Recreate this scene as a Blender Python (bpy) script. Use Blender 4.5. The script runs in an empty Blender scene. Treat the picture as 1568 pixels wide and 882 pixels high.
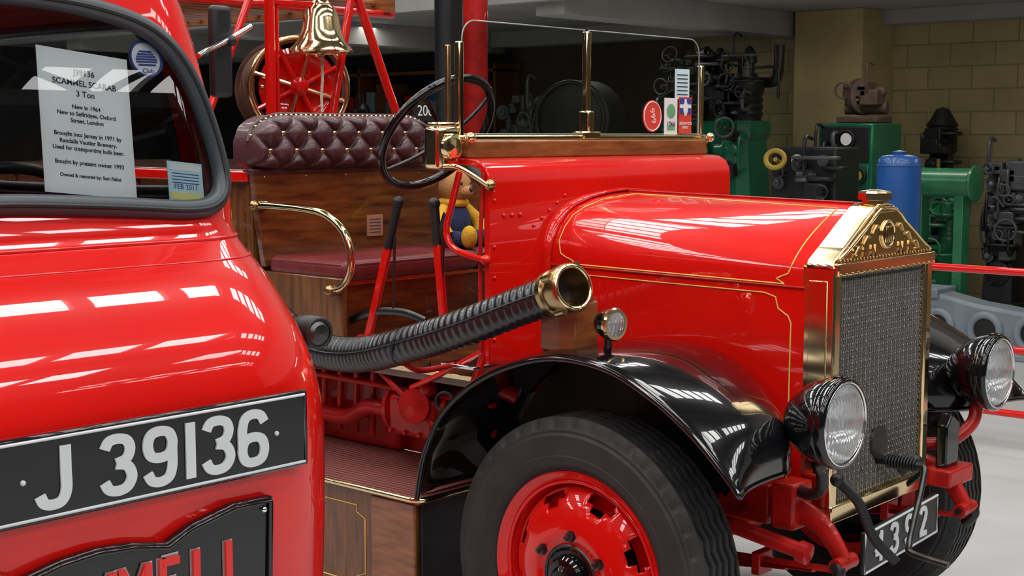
import bpy, bmesh, random
from math import *
from mathutils import Vector, Matrix
random.seed(4)
S=bpy.context.scene; COL=S.collection
S.view_settings.view_transform='Standard'
V=Vector
# ---------------------------------------------------------------- materials
def mat(name,col,rough=.5,metal=0,coat=0,var=0,vs=8,bump=0,bs=60,stretch=(1,1,1),col2=None,spec=.5):
    m=bpy.data.materials.new(name); m.use_nodes=True; nt=m.node_tree; b=nt.nodes['Principled BSDF']
    b.inputs['Base Color'].default_value=(*col,1); b.inputs['Roughness'].default_value=rough
    b.inputs['Metallic'].default_value=metal; b.inputs['Coat Weight'].default_value=coat
    b.inputs['Coat Roughness'].default_value=.02; b.inputs['Specular IOR Level'].default_value=spec
    tc=nt.nodes.new('ShaderNodeTexCoord'); mp=nt.nodes.new('ShaderNodeMapping'); mp.inputs['Scale'].default_value=stretch
    nt.links.new(tc.outputs['Object'],mp.inputs['Vector'])
    if var or col2:
        n=nt.nodes.new('ShaderNodeTexNoise'); n.inputs['Scale'].default_value=vs; n.inputs['Detail'].default_value=6
        nt.links.new(mp.outputs[0],n.inputs['Vector'])
        r=nt.nodes.new('ShaderNodeValToRGB'); r.color_ramp.elements[0].position=.3; r.color_ramp.elements[1].position=.7
        c2=col2 or tuple(min(1,c*(1+var)) for c in col); c1=col if col2 else tuple(c*(1-var) for c in col)
        r.color_ramp.elements[0].color=(*c1,1); r.color_ramp.elements[1].color=(*c2,1)
        nt.links.new(n.outputs['Fac'],r.inputs[0]); nt.links.new(r.outputs[0],b.inputs['Base Color'])
    if bump:
        n=nt.nodes.new('ShaderNodeTexNoise'); n.inputs['Scale'].default_value=bs; n.inputs['Detail'].default_value=4
        nt.links.new(mp.outputs[0],n.inputs['Vector'])
        bp=nt.nodes.new('ShaderNodeBump'); bp.inputs['Strength'].default_value=bump; bp.inputs['Distance'].default_value=.01
        nt.links.new(n.outputs['Fac'],bp.inputs['Height']); nt.links.new(bp.outputs[0],b.inputs['Normal'])
    return m
def brickmat(name,c1,c2,cm,w,h,mortar,rough=.7,axes='XZ',metal=0,bump=.5,scale=1,msm=.1):
    m=mat(name,c1,rough,metal); nt=m.node_tree; b=nt.nodes['Principled BSDF']
    tc=nt.nodes.new('ShaderNodeTexCoord'); sp=nt.nodes.new('ShaderNodeSeparateXYZ'); cb=nt.nodes.new('ShaderNodeCombineXYZ')
    nt.links.new(tc.outputs['Object'],sp.inputs[0]); nt.links.new(sp.outputs[axes[0]],cb.inputs[0]); nt.links.new(sp.outputs[axes[1]],cb.inputs[1])
    t=nt.nodes.new('ShaderNodeTexBrick'); t.inputs['Scale'].default_value=scale; t.inputs['Brick Width'].default_value=w; t.inputs['Row Height'].default_value=h
    t.inputs['Mortar Size'].default_value=mortar; t.inputs['Mortar Smooth'].default_value=msm
    t.inputs['Color1'].default_value=(*c1,1); t.inputs['Color2'].default_value=(*c2,1); t.inputs['Mortar'].default_value=(*cm,1)
    nt.links.new(cb.outputs[0],t.inputs['Vector'])
    n=nt.nodes.new('ShaderNodeTexNoise'); n.inputs['Scale'].default_value=1.3; n.inputs['Detail'].default_value=6; nt.links.new(tc.outputs['Object'],n.inputs['Vector'])
    r=nt.nodes.new('ShaderNodeValToRGB'); r.color_ramp.elements[0].position=.3; r.color_ramp.elements[0].color=(.68,.66,.62,1); r.color_ramp.elements[1].position=.7; nt.links.new(n.outputs['Fac'],r.inputs[0])
    mx=nt.nodes.new('ShaderNodeMixRGB'); mx.blend_type='MULTIPLY'; mx.inputs[0].default_value=1; nt.links.new(t.outputs['Color'],mx.inputs[1]); nt.links.new(r.outputs[0],mx.inputs[2]); nt.links.new(mx.outputs[0],b.inputs['Base Color'])
    bp=nt.nodes.new('ShaderNodeBump'); bp.invert=True; bp.inputs['Strength'].default_value=bump; bp.inputs['Distance'].default_value=.005
    nt.links.new(t.outputs['Fac'],bp.inputs['Height']); nt.links.new(bp.outputs[0],b.inputs['Normal'])
    return m
def glassmat(name,tint,refl=1.0,ior=1.5):
    m=bpy.data.materials.new(name); m.use_nodes=True; nt=m.node_tree; nt.nodes.clear()
    o=nt.nodes.new('ShaderNodeOutputMaterial'); mx=nt.nodes.new('ShaderNodeMixShader'); t=nt.nodes.new('ShaderNodeBsdfTransparent')
    g=nt.nodes.new('ShaderNodeBsdfGlossy'); f=nt.nodes.new('ShaderNodeFresnel'); f.inputs['IOR'].default_value=ior
    t.inputs[0].default_value=(*tint,1); g.inputs[0].default_value=(refl,refl,refl,1); g.inputs['Roughness'].default_value=.0
    nt.links.new(f.outputs[0],mx.inputs[0]); nt.links.new(t.outputs[0],mx.inputs[1]); nt.links.new(g.outputs[0],mx.inputs[2]); nt.links.new(mx.outputs[0],o.inputs[0])
    return m
RED=mat('red_paint',(.68,.006,.003),.3,0,1.0,var=.05,vs=3,spec=.12)
RED2=mat('red_chassis_paint',(.42,.008,.006),.42,0,.25,var=.3,vs=14,bump=.15,bs=40,spec=.3)
BLACK=mat('black_gloss_paint',(.004,.004,.005),.2,0,1.0,var=.1,spec=.1)
BLK=mat('black_satin',(.010,.010,.011),.45,var=.3,vs=12)
HOSE=mat('hose_rubber',(.012,.013,.016),.28,0,.3,var=.3,vs=20)
RUB=mat('tyre_rubber',(.020,.020,.020),.62,var=.3,vs=10,bump=.10,bs=120)
SEAL=mat('rubber_seal',(.035,.045,.055),.4,var=.15)
EDGE=mat('glass_edge',(.25,.29,.27),.2,var=.1)
BRASS=mat('polished_brass',(.86,.67,.38),.12,1,var=.06,vs=6)
BRASSD=mat('aged_brass',(.46,.32,.16),.26,1,var=.2,vs=20)
CHROME=mat('chrome',(.8,.8,.8),.1,1,var=.03)
STEEL=mat('dark_steel',(.10,.10,.10),.35,1,var=.3,vs=20)
STEELP=mat('grey_machine_paint',(.07,.075,.08),.4,0,.2,var=.3,vs=8)
GREYM=mat('grey_casting_paint',(.22,.26,.30),.5,var=.15,vs=5)
WOOD=mat('varnished_mahogany',(.055,.016,.005),.25,0,.7,vs=5,stretch=(1.2,1.2,9),col2=(.19,.06,.016),bump=.05,bs=30)
WOODB=mat('varnished_mahogany_light',(.16,.05,.014),.3,0,.6,vs=5,stretch=(1.5,1.5,10),col2=(.34,.12,.033))
WOODV=mat('locker_mahogany',(.08,.027,.008),.32,0,.5,vs=6,stretch=(9,9,1),col2=(.23,.08,.02))
LEATH=mat('oxblood_leather',(.060,.016,.019),.36,0,.2,var=.25,vs=10,bump=.2,bs=150)
LEATR=mat('red_leather',(.17,.016,.018),.4,0,.1,var=.2,vs=10,bump=.25,bs=150)
YEL=mat('gold_coachline',(.75,.50,.10),.4,var=.08)
WHITE=mat('white_enamel',(.80,.80,.80),.4,var=.03)
PLATEW=mat('plate_silver_white',(.62,.64,.66),.4,var=.05)
PAPER=mat('paper',(.86,.87,.88),.8,var=.02)
INK=mat('ink',(.03,.03,.035),.8,var=.05)
GREEN=mat('green_machine_paint',(.006,.12,.060),.3,0,.4,var=.25,vs=4)
GREEN2=mat('green_pale_paint',(.02,.17,.07),.35,0,.3,var=.2,vs=4)
BLUE=mat('blue_paint',(.012,.080,.28),.35,0,.3,var=.12,vs=6)
YEL2=mat('yellow_paint',(.42,.28,.03),.4,var=.15)
BRN=mat('rusty_brown',(.08,.05,.035),.7,var=.4,vs=10)
WALLM=brickmat('painted_blockwork',(.50,.42,.22),(.43,.36,.185),(.30,.25,.13),.45,.22,.008,.8)
WALLP=mat('ochre_render',(.46,.38,.18),.8,var=.12,vs=3)
DARKW=mat('dark_wall_paint',(.03,.026,.024),.8,var=.3,vs=1)
TRUSS=mat('truss_paint',(.10,.10,.10),.6,var=.1)
CEILM=mat('ceiling_paint',(.36,.36,.34),.8,var=.10,vs=2)
FLOORM=mat('painted_concrete',(.52,.525,.52),.38,var=.08,vs=1.5,bump=.04,bs=30)
CORE=mat('radiator_matrix',(.17,.16,.15),.36,.75,var=.3,vs=60)
GLASS=glassmat('windscreen_glass',(.60,.64,.62))
GLASSC=glassmat('cab_window_glass',(.92,.95,.96),.8,1.45)
def lensmat():
    m=mat('fluted_lamp_glass',(.85,.88,.90),.08,.0,1); nt=m.node_tree; b=nt.nodes['Principled BSDF']
    b.inputs['Transmission Weight'].default_value=.7; b.inputs['IOR'].default_value=1.3
    tc=nt.nodes.new('ShaderNodeTexCoord'); w=nt.nodes.new('ShaderNodeTexWave'); w.bands_direction='Y'; w.inputs['Scale'].default_value=24
    nt.links.new(tc.outputs['Object'],w.inputs['Vector']); bp=nt.nodes.new('ShaderNodeBump'); bp.inputs['Strength'].default_value=.7; bp.inputs['Distance'].default_value=.01
    nt.links.new(w.outputs['Fac'],bp.inputs['Height']); nt.links.new(bp.outputs[0],b.inputs['Normal']); return m
LENS=lensmat()
def checkermat():
    m=mat('chequer_plate',(.27,.085,.07),.45,.2,var=.2,vs=5); nt=m.node_tree; b=nt.nodes['Principled BSDF']
    tc=nt.nodes.new('ShaderNodeTexCoord'); mp=nt.nodes.new('ShaderNodeMapping'); mp.inputs['Rotation'].default_value=(0,0,radians(45)); mp.inputs['Scale'].default_value=(60,60,60)
    c=nt.nodes.new('ShaderNodeTexChecker'); c.inputs['Scale'].default_value=1; c.inputs['Color1'].default_value=(.38,.15,.13,1); c.inputs['Color2'].default_value=(.17,.05,.045,1)
    nt.links.new(tc.outputs['Object'],mp.inputs[0]); nt.links.new(mp.outputs[0],c.inputs['Vector']); nt.links.new(c.outputs['Color'],b.inputs['Base Color'])
    bp=nt.nodes.new('ShaderNodeBump'); bp.inputs['Strength'].default_value=.9; bp.inputs['Distance'].default_value=.004
    nt.links.new(c.outputs['Fac'],bp.inputs['Height']); nt.links.new(bp.outputs[0],b.inputs['Normal']); return m
CHECK=checkermat()
# ---------------------------------------------------------------- mesh helpers
def group(name,loc=(0,0,0)):
    e=bpy.data.objects.new(name,None); e.location=loc; e.empty_display_size=.1; COL.objects.link(e); return e
def put(o,par):
    COL.objects.link(o)
    if par is not None:
        o.parent=par; o.matrix_parent_inverse=Matrix.Translation(-par.location)
    return o
def mesh(name,vs,fs,m,par,smooth=True,ang=40,bevel=0,solid=0,sub=0,seg=2):
    me=bpy.data.meshes.new(name); me.from_pydata([tuple(v) for v in vs],[],fs); me.materials.append(m)
    bm=bmesh.new(); bm.from_mesh(me); bmesh.ops.recalc_face_normals(bm,faces=bm.faces); bm.to_mesh(me); bm.free()
    if smooth:
        me.shade_smooth(); me.set_sharp_from_angle(angle=radians(ang))
    o=bpy.data.objects.new(name,me); put(o,par)
    if solid:
        md=o.modifiers.new('s','SOLIDIFY'); md.thickness=solid; md.offset=0
    if bevel:
        md=o.modifiers.new('b','BEVEL'); md.width=bevel; md.segments=seg; md.limit_method='ANGLE'; md.harden_normals=False
    if sub:
        md=o.modifiers.new('u','SUBSURF'); md.levels=sub; md.render_levels=sub
    return o
def box(name,lo,hi,m,par,bevel=.004,seg=2):
    x0,y0,z0=lo;x1,y1,z1=hi
    vs=[(x,y,z) for x in (x0,x1) for y in (y0,y1) for z in (z0,z1)]
    fs=[(0,1,3,2),(4,6,7,5),(0,4,5,1),(2,3,7,6),(0,2,6,4),(1,5,7,3)]
    return mesh(name,vs,fs,m,par,True,35,bevel,seg=seg)
def basis(d,up=V((0,0,1))):
    d=V(d).normalized()
    if abs(d.dot(up))>.98: up=V((1,0,0))
    u=d.cross(up).normalized(); v=u.cross(d).normalized(); return d,u,v
def lathe(name,prof,org,d,m,par,seg=48,ang=35,capend=False):
    d,u,v=basis(d); org=V(org); vs=[];fs=[]
    n=len(prof)
    for t,r in prof:
        for i in range(seg):
            a=2*pi*i/seg; vs.append(org+d*t+u*(r*cos(a))+v*(r*sin(a)))
    for j in range(n-1):
        for i in range(seg):
            k=(i+1)%seg; fs.append((j*seg+i,j*seg+k,(j+1)*seg+k,(j+1)*seg+i))
    if prof[0][1]>1e-4 and capend: fs.append(tuple(range(seg)))
    if prof[-1][1]>1e-4 and capend: fs.append(tuple((n-1)*seg+i for i in range(seg)))
    o=mesh(name,vs,fs,m,par,True,ang); return o
def cyl(name,p1,p2,r,m,par,r2=None,seg=24):
    p1=V(p1);p2=V(p2); L=(p2-p1).length
    return lathe(name,[(0,r),(L,r if r2 is None else r2)],p1,p2-p1,m,par,seg,capend=True)
def cat(pts,n=8,closed=False):
    P=[V(p) for p in pts]; out=[]; N=len(P)
    for i in range(N if closed else N-1):
        if closed: a,b,c,e=P[(i-1)%N],P[i],P[(i+1)%N],P[(i+2)%N]
        else: a,b,c,e=P[max(i-1,0)],P[i],P[i+1],P[min(i+2,N-1)]
        for k in range(n):
            t=k/n; out.append(.5*((2*b)+(c-a)*t+(2*a-5*b+4*c-e)*t*t+(3*b-a-3*c+e)*t**3))
    if not closed: out.append(P[-1])
    return out
def sweep(name,pts,r,m,par,seg=12,closed=False,sm=8,flat=None):
    P=cat(pts,sm,closed) if sm else [V(p) for p in pts]
    n=len(P); vs=[];fs=[]; up=None
    for i,p in enumerate(P):
        t=(P[(i+1)%n]-P[i-1]) if closed else (P[min(i+1,n-1)]-P[max(i-1,0)])
        t.normalize()
        if up is None:
            up=V((0,0,1)) if abs(t.z)<.9 else V((1,0,0))
        u=t.cross(up)
        if u.length<1e-4: u=t.cross(V((0,1,0)))
        u.normalize(); v=u.cross(t).normalized(); up=v
        rr=r(i/(n-1)) if callable(r) else r
        fx,fy=(flat or (1,1))
        for k in range(seg):
            a=2*pi*k/seg; vs.append(p+u*(rr*fx*cos(a))+v*(rr*fy*sin(a)))
    for i in range(n if closed else n-1):
        j=(i+1)%n
        for k in range(seg):
            l=(k+1)%seg; fs.append((i*seg+k,i*seg+l,j*seg+l,j*seg+k))
    if not closed:
        fs.append(tuple(range(seg))); fs.append(tuple((n-1)*seg+k for k in range(seg)))
    return mesh(name,vs,fs,m,par,True,60)
def circ(c,d,r,n=32):
    d,u,v=basis(d); return [V(c)+u*(r*cos(2*pi*i/n))+v*(r*sin(2*pi*i/n)) for i in range(n)]
def torus(name,c,d,R_,r,m,par,n=64,seg=12): return sweep(name,circ(c,d,R_,n),r,m,par,seg,True,0)
def ball(name,c,r,m,par,sc=(1,1,1),seg=24,rings=14):
    vs=[];fs=[]
    for j in range(rings+1):
        th=pi*j/rings
        for i in range(seg):
            a=2*pi*i/seg; vs.append((c[0]+r*sc[0]*sin(th)*cos(a),c[1]+r*sc[1]*sin(th)*sin(a),c[2]+r*sc[2]*cos(th)))
    for j in range(rings):
        for i in range(seg):
            k=(i+1)%seg; fs.append((j*seg+i,j*seg+k,(j+1)*seg+k,(j+1)*seg+i))
    o=mesh(name,vs,fs,m,par,True,80)
    bm=bmesh.new(); bm.from_mesh(o.data); bmesh.ops.remove_doubles(bm,verts=bm.verts,dist=1e-5); bm.to_mesh(o.data); bm.free()
    return o
def prism(name,poly,axis,a,b,m,par,bevel=.003,smooth=True):
    def P(p,h):
        return (h,p[0],p[1]) if axis=='X' else ((p[0],h,p[1]) if axis=='Y' else (p[0],p[1],h))
    n=len(poly); vs=[P(p,a) for p in poly]+[P(p,b) for p in poly]
    fs=[tuple(range(n)),tuple(range(n,2*n))]+[(i,(i+1)%n,n+(i+1)%n,n+i) for i in range(n)]
    return mesh(name,vs,fs,m,par,smooth,30,bevel)
def beam(name,p1,p2,w,h,m,par,bevel=.003):
    p1=V(p1);p2=V(p2); d,u,v=basis(p2-p1); vs=[]
    for p in (p1,p2):
        for a,b in ((-1,-1),(1,-1),(1,1),(-1,1)): vs.append(p+u*(a*w/2)+v*(b*h/2))
    fs=[(0,1,2,3),(4,5,6,7)]+[(i,(i+1)%4,4+(i+1)%4,4+i) for i in range(4)]
    return mesh(name,vs,fs,m,par,True,30,bevel)
def loft(name,rings,m,par,closed=False,solid=0,ang=40,cap=False):
    n=len(rings[0]); vs=[p for r in rings for p in r]; fs=[]
    for j in range(len(rings)-1):
        for i in range(n if closed else n-1):
            k=(i+1)%n; fs.append((j*n+i,j*n+k,(j+1)*n+k,(j+1)*n+i))
    if cap: fs.append(tuple(range(n))); fs.append(tuple((len(rings)-1)*n+i for i in range(n)))
    return mesh(name,vs,fs,m,par,True,ang,0,solid)
def text(name,s,c,size,m,par,right=(0,1,0),upv=(0,0,1),ext=.001,off=0,align='CENTER',space=1):
    cu=bpy.data.curves.new(name,'FONT'); cu.body=s; cu.size=size; cu.extrude=ext; cu.offset=off; cu.align_x=align; cu.align_y='CENTER'; cu.space_character=space
    cu.materials.append(m); o=bpy.data.objects.new(name,cu); put(o,par)
    x=V(right).normalized(); y=V(upv).normalized(); z=x.cross(y).normalized()
    M=Matrix((x,y,z)).transposed().to_4x4(); M.translation=V(c); o.matrix_basis=M
    return o
def card(name,c,w,h,right,upv,m,par,t=.0012):
    x=V(right).normalized(); y=V(upv).normalized(); z=x.cross(y); c=V(c)
    vs=[c+x*(a*w/2)+y*(b*h/2)+z*(e*t/2) for e in(-1,1) for a,b in((-1,-1),(1,-1),(1,1),(-1,1))]
    return mesh(name,vs,[(0,1,2,3),(4,5,6,7)]+[(i,(i+1)%4,4+(i+1)%4,4+i) for i in range(4)],m,par,False)
SA=[(.49,.76),(.42,.89),(.28,.93),(.14,.87),(.085,.70),(.08,.50),(.08,.30)]
SBW=[(.28,.07),(.43,.12),(.485,.295),(.43,.47),(.28,.52),(.13,.47),(.075,.295),(.13,.12)]
inv=lambda L:[(.56-a,1-b) for a,b in L]
T1=[(.07,.78),(.14,.90),(.28,.93),(.42,.88),(.47,.735),(.41,.58),(.25,.525)]
T2=[(.25,.515),(.42,.46),(.49,.28),(.42,.12),(.28,.07),(.13,.11),(.06,.24)]
GL={'6':[(SA,1,0),(SBW,1,1)],'9':[(inv(SA),1,0),(inv(SBW),1,1)],'3':[(T1,1,0),(T2,1,0)],'1':[([(.28,.98),(.28,.02)],0,0)],
'J':[([(.42,.98),(.42,.6),(.42,.28),(.35,.11),(.22,.07),(.09,.11),(.03,.24)],1,0)],
'4':[([(.40,.02),(.40,.98)],0,0),([(.44,.95),(.06,.33)],0,0),([(.04,.30),(.54,.30)],0,0)],'2':[([(.07,.76),(.15,.89),(.28,.93),(.42,.88),(.47,.72),(.38,.5),(.14,.14)],1,0),([(.05,.09),(.53,.09)],0,0)],
'S':[([(.50,.76),(.42,.90),(.28,.93),(.13,.87),(.09,.72),(.16,.58),(.40,.44),(.48,.28),(.42,.12),(.27,.07),(.12,.11),(.05,.25)],1,0)],
'C':[([(.50,.74),(.42,.89),(.29,.93),(.15,.86),(.09,.66),(.09,.34),(.15,.14),(.29,.07),(.42,.11),(.50,.26)],1,0)],
'A':[([(.04,.0),(.28,.98)],0,0),([(.28,.98),(.52,.0)],0,0),([(.12,.30),(.44,.30)],0,0)],
'M':[([(.0,.0),(.0,1.0)],0,0),([(.0,.95),(.28,.35)],0,0),([(.28,.35),(.56,.95)],0,0),([(.56,1.0),(.56,.0)],0,0)],
'E':[([(.12,.0),(.12,1.0)],0,0),([(.12,.92),(.50,.92)],0,0),([(.12,.5),(.44,.5)],0,0),([(.12,.08),(.50,.08)],0,0)],'L':[([(.12,1.0),(.12,.0)],0,0),([(.12,.08),(.50,.08)],0,0)]}
def glyph(name,ch,c,h,m,par,sw=.17,t=.003,wd=1.0,right=(0,1,0),upv=(0,0,1)):
    x=V(right).normalized(); y=V(upv).normalized(); z=x.cross(y); c=V(c); vs=[];fs=[]
    for si,(pts,smq,cl) in enumerate(GL[ch]):
        P=cat([(a,b,0) for a,b in pts],8,bool(cl)) if smq else [V((a,b,0)) for a,b in pts]
        n=len(P); tt=t+.0005*si; b0=len(vs)
        for i,p in enumerate(P):
            tg=(P[(i+1)%n]-P[i-1]).normalized() if cl else (P[min(i+1,n-1)]-P[max(i-1,0)]).normalized()
            nn=V((-tg.y,tg.x,0))
            for q in (p+nn*sw/2,p-nn*sw/2):
                w0=c+x*((q.x-.28)*h*wd)+y*((q.y-.5)*h); vs.append(w0); vs.append(w0+z*tt)
        for i in range(n if cl else n-1):
            a0=b0+4*i; b1=b0+4*((i+1)%n)
            fs+=[(a0+1,a0+3,b1+3,b1+1),(a0,a0+1,b1+1,b1),(a0+2,b1+2,b1+3,a0+3)]
        if not cl: fs+=[(b0,b0+2,b0+3,b0+1),(b0+4*n-4,b0+4*n-3,b0+4*n-1,b0+4*n-2)]
    return mesh(name,vs,fs,m,par,False)
# ---------------------------------------------------------------- room
box('floor',(-16,-8,-.1),(8,10.4,0),FLOORM,None,0)
box('wall_back',(-16,10.2,0),(8,10.4,6),WALLM,None,0)
box('wall_left',(-16.2,-8,0),(-16,10.4,6),DARKW,None,0)
box('wall_right',(8,-8,0),(8.2,10.4,6),DARKW,None,0)
box('wall_front',(-16,-8.2,0),(8,-8,6),DARKW,None,0)
box('wall_partition',(-16,9.95,0),(-6.6,10.2,2.98),DARKW,None,0)
box('ceiling',(-16,6,2.98),(8,10.2,3.1),CEILM,None,0)
box('wall_upper',(-16,5.9,2.85),(8,6.0,6),CEILM,None,0)
box('pillar',(-4.95,9.55,0),(-4.2,10.2,2.98),WALLP,None,.01)
for i,x in enumerate((-12.5,-9.5,-5.3,-1.6,2.4)):
    box('trim_%d'%(i+1),(x,6.0,2.74),(x+.3,10.2,2.98),CEILM,None,.005)
box('trim_6',(-16,9.7,2.80),(-4.95,9.95,2.98),CEILM,None,.005)
box('trim_7',(-4.2,9.95,2.84),(8,10.2,2.98),CEILM,None,.005)
box('roof_panel',(-16,-8,5.9),(8,6,6.0),DARKW,None,0)
rf=group('roof_truss',(0,0,5))
for i in range(7):
    x=-8.4+i*2.4
    box('tie_%d'%i,(x-.04,-8,5.15),(x+.04,6,5.24),TRUSS,rf,0)
    for k in range(7):
        y=-7.5+k*2
        beam('brace_%d_%d'%(i,k),(x,y,5.2),(x,y+1,5.75),.05,.05,TRUSS,rf,0); beam('bracf_%d_%d'%(i,k),(x,y+1,5.75),(x,y+2,5.2),.05,.05,TRUSS,rf,0)
for k in range(23):
    box('glazing_bar_%d'%k,(-9,-7.2+k*.56,5.72),(8,-7.08+k*.56,5.77),TRUSS,rf,0)
def area(name,loc,sx,sy,p,col=(1,1,1),rot=(0,0,0)):
    l=bpy.data.lights.new(name,'AREA'); l.shape='RECTANGLE'; l.size=sx; l.size_y=sy; l.energy=p; l.color=col
    o=bpy.data.objects.new(name,l); o.location=loc; o.rotation_euler=rot; COL.objects.link(o); return o
for i,x in enumerate((-7.2,-4.8,-2.4,0,2.4,4.8,6.8)):
    for j,y in enumerate((-5.8,-2.6,.6,3.8)):
        area('skylight_lamp',(x,y,5.8),.62,2.7,(78 if x<3 else 92) if y<3 else 60,(1,.99,.97))
for x,p in ((-9.5,8),(-6.2,13),(-2.9,19),(.4,19)): area('rear_fill_lamp',(x,7.7,2.93),1.5,.25,p,(1,.96,.88))  # unseen fill lamps, added to lift the back wall and machines
w=bpy.data.worlds.new('world'); S.world=w; w.use_nodes=True; w.node_tree.nodes['Background'].inputs[0].default_value=(.9,.95,1,1); w.node_tree.nodes['Background'].inputs[1].default_value=.3
# ---------------------------------------------------------------- FIRE ENGINE
FE=group('fire_engine',(-1.5,.91,0)); CY=.91
REARP=[(.427,.62),(.427,1.33),(.425,1.37),(.415,1.41),(.39,1.455),(.35,1.495),(.30,1.52),(.22,1.542),(.12,1.555),(0,1.562)]
FRNTP=[(.32,.62),(.32,1.305),(.317,1.34),(.31,1.372),(.28,1.40),(.24,1.43),(.19,1.46),(.13,1.492),(.06,1.525),(0,1.545)]
def BS(s,t,off=0,side=-1):
    i=min(int(t),8); f=t-i
    def P(i): 
        a=REARP[i];b=FRNTP[i]; return V((a[0]*(1-s)+b[0]*s,a[1]*(1-s)+b[1]*s))
    p=P(i)*(1-f)+P(i+1)*f; tg=P(i+1)-P(i); nrm=V((tg.y,-tg.x)).normalized(); p=p+nrm*off
    return V((-.51+.93*s,CY+side*p.x,p.y))
rings=[]
for k in range(13):
    s=k/12; r=[BS(s,t*.5) for t in range(0,19)]; r2=[V((p.x,2*CY-p.y,p.z)) for p in reversed(r[:-1])]
    rings.append(r+r2)
loft('bonnet',rings,RED,FE,ang=50)
rings=[]
for s in (-.03,.035):
    r=[BS(s,t*.5,.008) for t in range(0,19)]; rings.append(r+[V((p.x,2*CY-p.y,p.z)) for p in reversed(r[:-1])])
loft('bonnet_flange',rings,RED,FE,solid=.006)
for sd in(-1,1):
    sweep('bonnet_hinge_%d'%(sd+1),[BS(s,1.0,.002,sd) for s in (0.03,.5,1)],.004,RED2,FE,8,sm=2)
sweep('bonnet_centre_hinge',[BS(s,9,.002) for s in (0.03,.5,1)],.004,RED2,FE,8,sm=2)
def coach(name,st,side=-1,r=.0022,closed=False):
    P=[]
    n=len(st)
    for a in range(n if closed else n-1):
        p,q=st[a],st[(a+1)%n]
        for k in range(12): P.append(BS(p[0]+(q[0]-p[0])*k/12,p[1]+(q[1]-p[1])*k/12,.0012,side))
    if not closed: P.append(BS(st[-1][0],st[-1][1],.0012,side))
    sweep(name,P,r,YEL,FE,6,closed,0)
coach('coachline_top',[(.07,2.0),(.09,1.75),(.12,1.5),(.13,1.2),(.93,1.2),(.90,1.6),(.94,2.1),(.95,3),(.95,8.2),(.12,8.4),(.08,7),(.06,5),(.055,3)],closed=True)
coach('coachline_side',[(.16,.965),(.86,.965),(.90,.95),(.91,.90),(.945,.87),(.955,.84),(.95,.1)])
for k in range(6):
    s=.2+k*.032; sweep('louvre_%d'%k,[BS(s,.68,-.004),BS(s,.75,-.0015),BS(s,.9,-.0015),BS(s,.93,-.004)],.0045,RED,FE,8,sm=3)
# radiator
def arch():
    return [(.32,1.375),(.31,1.392),(.25,1.428),(.19,1.465),(.13,1.503),(.075,1.535),(.04,1.548),(.0,1.551)]
def both(h): return [(CY-a,z) for a,z in h]+[(CY+a,z) for a,z in reversed(h) if a>0]
prism('radiator_header',both([(.32,1.36)]+arch()),'X',.42,.512,BRASS,FE,.006)
prism('radiator_header_face',both([(.285,1.392),(.24,1.415),(.18,1.447),(.12,1.483),(.05,1.525)]),'X',.512,.519,BRASS,FE,.003)
box('radiator_band',(.512,CY-.318,1.345),(.530,CY+.318,1.383),BRASS,FE,.004)
for sd in(-1,1):
    y0=CY+sd*.32; y1=CY+sd*.278
    box('radiator_side_%d'%(sd+1),(.41,min(y0,y1),.64),(.52,max(y0,y1),1.375),BRASS,FE,.007,3)
    box('radiator_flute_%d'%(sd+1),(.435,min(y0,y0+sd*.004),.70),(.495,max(y0,y0+sd*.004),1.33),BRASS,FE,.002)
box('radiator_foot',(.42,CY-.32,.60),(.525,CY+.32,.655),BRASS,FE,.006)
NCOL=40; per=6; NYc,NZc=NCOL*per,420; ya,yb,za,zb=CY-.28,CY+.28,.65,1.35; vs=[];fs=[]
for j in range(NZc+1):
    z=za+(zb-za)*j/NZc
    for i in range(NYc+1):
        col=i/per; y=ya+(yb-ya)*i/NYc; c_=cos(2*pi*col); ph=(int(col)%2)*.5
        x=.498+.0075*c_+.0030*sin(2*pi*((j/6.0)+ph))*(.5-.5*c_)
        vs.append((x,y+.0016*sin(2*pi*j/12.0),z))
for j in range(NZc):
    for i in range(NYc): fs.append((j*(NYc+1)+i,j*(NYc+1)+i+1,(j+1)*(NYc+1)+i+1,(j+1)*(NYc+1)+i))
mesh('radiator_core',vs,fs,CORE,FE,True,180)
box('radiator_core_rear',(.43,CY-.28,.65),(.48,CY+.28,1.35),BLK,FE,0)
torus('radiator_badge_ring',(.522,CY+.0,1.455),(1,0,0),.040,.005,BRASS,FE,40); lathe('radiator_badge',[(0,.038),(.006,.036),(.008,.0)],(.517,CY,1.455),(1,0,0),BRASSD,FE,32)
for k in range(5): beam('badge_ray_%d'%k,(.527,CY-.025+.012*k,1.43),(.527,CY-.02+.01*k,1.48),.004,.004,BRASS,FE,.001)
sweep('header_moulding',[V((.520,a,z)) for a,z in both([(.30,1.394),(.25,1.417),(.19,1.452),(.12,1.490),(.05,1.532)])],.0045,BRASS,FE,8,sm=2)
for k,ch in enumerate('DENNIS'): text('header_letter_%d'%k,ch,(.520,CY+(-.2,-.145,-.09,.09,.145,.2)[k],1.408),.05,BRASSD,FE,ext=.003,off=.0005)
for sd in(-1,1):
    for k in range(3): sweep('header_scroll',[V((.521,CY+sd*(.06+.055*k),1.478-.028*k)),V((.523,CY+sd*(.08+.055*k),1.485-.03*k)),V((.521,CY+sd*(.10+.055*k),1.462-.03*k))],.004,BRASSD,FE,6,sm=5)
for k in range(30): ball('header_bead_%d'%k,(.521,CY-.29+k*.02,1.389),.0045,BRASSD,FE,seg=8,rings=5)
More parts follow.
